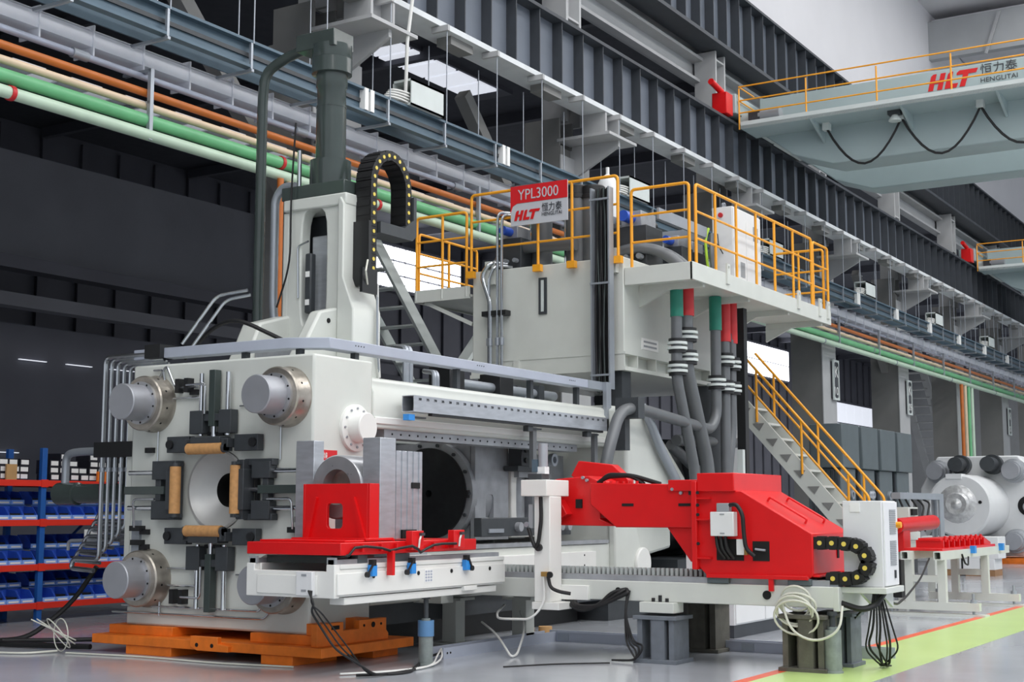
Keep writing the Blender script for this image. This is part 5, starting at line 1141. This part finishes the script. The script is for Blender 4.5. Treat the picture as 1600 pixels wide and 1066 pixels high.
for li, z in enumerate(LV[:3]):
    for tier in (0, 1):
        for side, xs in (('left', [SXP-.07-(i+1)*.245 for i in range(3)]), ('right', [SXP+.07+i*.245 for i in range(7)])):
            for i, x in enumerate(xs):
                b = thing('parts_bin', 'blue parts bin on %s red shelf, %s tier, %s bin %s of the blue post' % (ln[li], ['front', 'back'][tier], ORD[i], side), 'bin', (x, SY+.0+tier*.3, z+tier*.22), 'blue bins, shelf %d tier %d %s' % (li+1, tier+1, side))
                place(bm_, 'bin_body', b, (0, 0, 0)); place(lip, 'bin_lip', b, (0, 0, 0)); place(lbm, 'bin_label', b, (0, 0, 0))
                if (i*7+li*3+tier) % 4: place(fill, 'bin_contents', b, (0, 0, 0))
    t2 = struct(G().box(SX0+.05, SXP-.05, SY+.3, SY+.62, z+.2, z+.215).box(SXP+.05, SX1-.05, SY+.3, SY+.62, z+.2, z+.215).out('trim_bin_rail_%d' % (li+1), 'post_blue'))
# cartons on the top shelf
cm = G().box(0, .17, 0, .3, 0, .1).mesh('carton_box', 'carton_black'); cl_ = G().box(.02, .15, -.004, 0, .02, .085).mesh('carton_label', 'paper')
random.seed(3)
for col in range(17):
    x = SX0+1.68+col*.182
    sx = col
    if abs(x+.08-SXP) < .12: continue
    nn = 2+(col*5 % 4 > 0)+(col % 3 == 0)
    for k in range(nn):
        y = SY+.02+random.uniform(0, .06)
        c = thing('carton', 'black carton on the top shelf, %s layer up, %s stack counted from the left' % (ORD[k], ORD[col]), 'carton', (x+random.uniform(-.005, .005), y, LV[3]+.102*k), 'cartons on the top shelf, layer %d' % (k+1))
        place(cm, 'carton_box', c, (0, 0, 0)); place(cl_, 'carton_label', c, (0, 0, 0))
single(G().box(SX0+1.75, SX0+1.93, SY-.03, SY+.0, LV[3], LV[3]+.22), 'tan_carton', 'carton_tan', 'tan carton at the left end of the top shelf', 'carton', (SX0+1.8, SY, LV[3]))
single(G().box(SXP+1.0, SXP+1.17, SY-.03, SY+.0, LV[3], LV[3]+.15), 'orange_carton', 'orange', 'orange carton among the black ones on the top shelf', 'carton', (SXP+1.05, SY, LV[3]))
single(G().box(SXP+1.7, SXP+2.1, SY-.02, SY+.3, LV[3], LV[3]+.3), 'blue_crate', 'bin_blue', 'blue crate at the right end of the top shelf beside the platen', 'crate', (SXP+1.9, SY, LV[3]))
# ================================================================ FLOOR CLUTTER
t = thing('cable_channel', 'low galvanised cable channel laid on the floor round the loader', 'channel', (14, 8.7, 0))
G().box(12.65, 15.1, 8.68, 8.70, 0, .12).box(12.65, 15.1, 8.85, 8.87, 0, .12).out('side_plate', 'trayblue', t); G().box(15.08, 15.10, 4.55, 8.7, 0, .12).box(15.25, 15.27, 4.55, 8.87, 0, .12).out('cross_plate', 'trayblue', t)
for y in (6.1, 8.5): G().box(15.07, 15.08, y, y+.15, .02, .1).out('splice', 'galv', t)
for x, y in ((12.72, 8.675), (12.78, 8.675)): G().cyl((x, y, .06), (x, y+.01, .06), .012, n=8).out('rivet', 'dark_hole', t)
single(G().box(12.9, 13.05, 9.0, 9.12, 0, .06), 'valve_puck', 'brass', 'small brass fitting lying beside the support post', 'fitting', (12.95, 9.05, 0))
for k in range(2): single(G().cyl((15.6+.28*k, 9.4-.1*k, 0), (15.6+.28*k, 9.4-.1*k, .1), .09, n=18), 'wood_plug', 'carton_tan', ['left', 'right'][k]+' of two short wooden plugs on the floor behind the post', 'plug', (15.6+.28*k, 9.4, 0))
cable('thick black hose looping on the floor left of the orange skid', [(12.2, 13.6, .9), (12.1, 13.9, .45), (11.6, 14.1, .04), (11.2, 14.25, .04), (11.0, 13.9, .04), (11.15, 13.3, .04), (11.25, 12.6, .05)], .032, 'rubber', 'hose', .4)
cable('second black hose on the floor behind the looping one', [(11.3, 14.2, .04), (11.8, 13.5, .04), (12.4, 12.9, .05)], .026, 'rubber', 'hose', .4)
for k in range(4):
    rr = .3+.05*k
    single(G().tube([(10.95+.05*k+rr*.35*cos(a+k), 12.75+rr*cos(a)*(.8-.12*k)+.1*k, .2+.01*k+(.18-.02*k)*sin(a+.5*k)) for a in [i*2*pi/22 for i in range(23)]], .007, 6), 'hose_coil', 'hose_clear', 'loop of clear hose leaning on the left end of the orange skid, '+['innermost', 'second', 'third', 'outermost'][k], 'hose', (11, 12.8, 0), 'clear hose loops by the skid')
cable('thin clear hose trailing along the floor to the left edge', [(10.95, 12.8, .02), (10.6, 12.9, .015), (10.3, 14.0, .015), (10.2, 15.5, .015)], .012, 'hose_clear', 'hose', .3)
cable('thin white line along the floor in front of the orange skid', [(10.9, 12.6, .012), (11.05, 11.6, .012), (11.0, 10.4, .012), (11.15, 9.5, .012)], .01, 'hose_clear', 'hose', .3)
for k in range(3): cable(['left', 'middle', 'right'][k]+' black lead hanging from the junction box of the die table', [(10.36, 8.62+.02*k, .84), (10.3, 8.58-.02*k, .72), (10.35, 8.5+.06*k, .65), (10.7-.1*k, 8.45, .3), (10.95, 8.4-.05*k, .02), (11.4+.1*k, 8.3, .015), (12.2, 8.6+.03*k, .015)], .008+.003*(k == 2), 'rubber')
cable('black cable running along the floor to the cable channel', [(10.9, 8.5, .015), (11.3, 8.15, .015), (11.9, 8.5, .015), (12.5, 8.75, .05), (13.0, 8.78, .06)], .014, 'rubber', bend=.3)
for k in range(2): cable(['front', 'rear'][k]+' white hose curving over the floor from the cable channel', [(12.75, 8.78, .1), (12.4, 8.6-.08*k, .05), (11.9, 8.3, .015), (11.3, 8.35+.08*k, .015), (10.9, 8.7, .015)], .010, 'hose_white', 'hose', .3)
cable('white hose drooping from the support post to the floor', [(14.4, 8.78, .4), (13.9, 8.4, .25), (13.3, 8.15, .02), (13.1, 8.1, .015), (13.6, 8.6, .2), (13.9, 9.0, .3)], .013, 'hose_white', 'hose', .3)
cable('thin dark line across the floor towards the blue-grey block', [(12.3, 7.7, .01), (12.8, 7.4, .01), (13.2, 6.95, .01)], .008, 'rubber', bend=.2)
cable('black cable crossing the green stripe behind the hanging leads', [(14.1, 4.3, .75), (14.3, 4.7, .5), (14.9, 5.0, .03), (15.8, 5.3, .015)], .01, 'rubber', bend=.3)
cable('long black cable sagging from the cabinet to the run-out table', [(14.2, 4.4, .78), (15.5, 4.6, .55), (18.0, 5.2, .5), (20.5, 5.7, .62), (21.7, 5.9, .86)], .014, 'rubber', bend=.8)
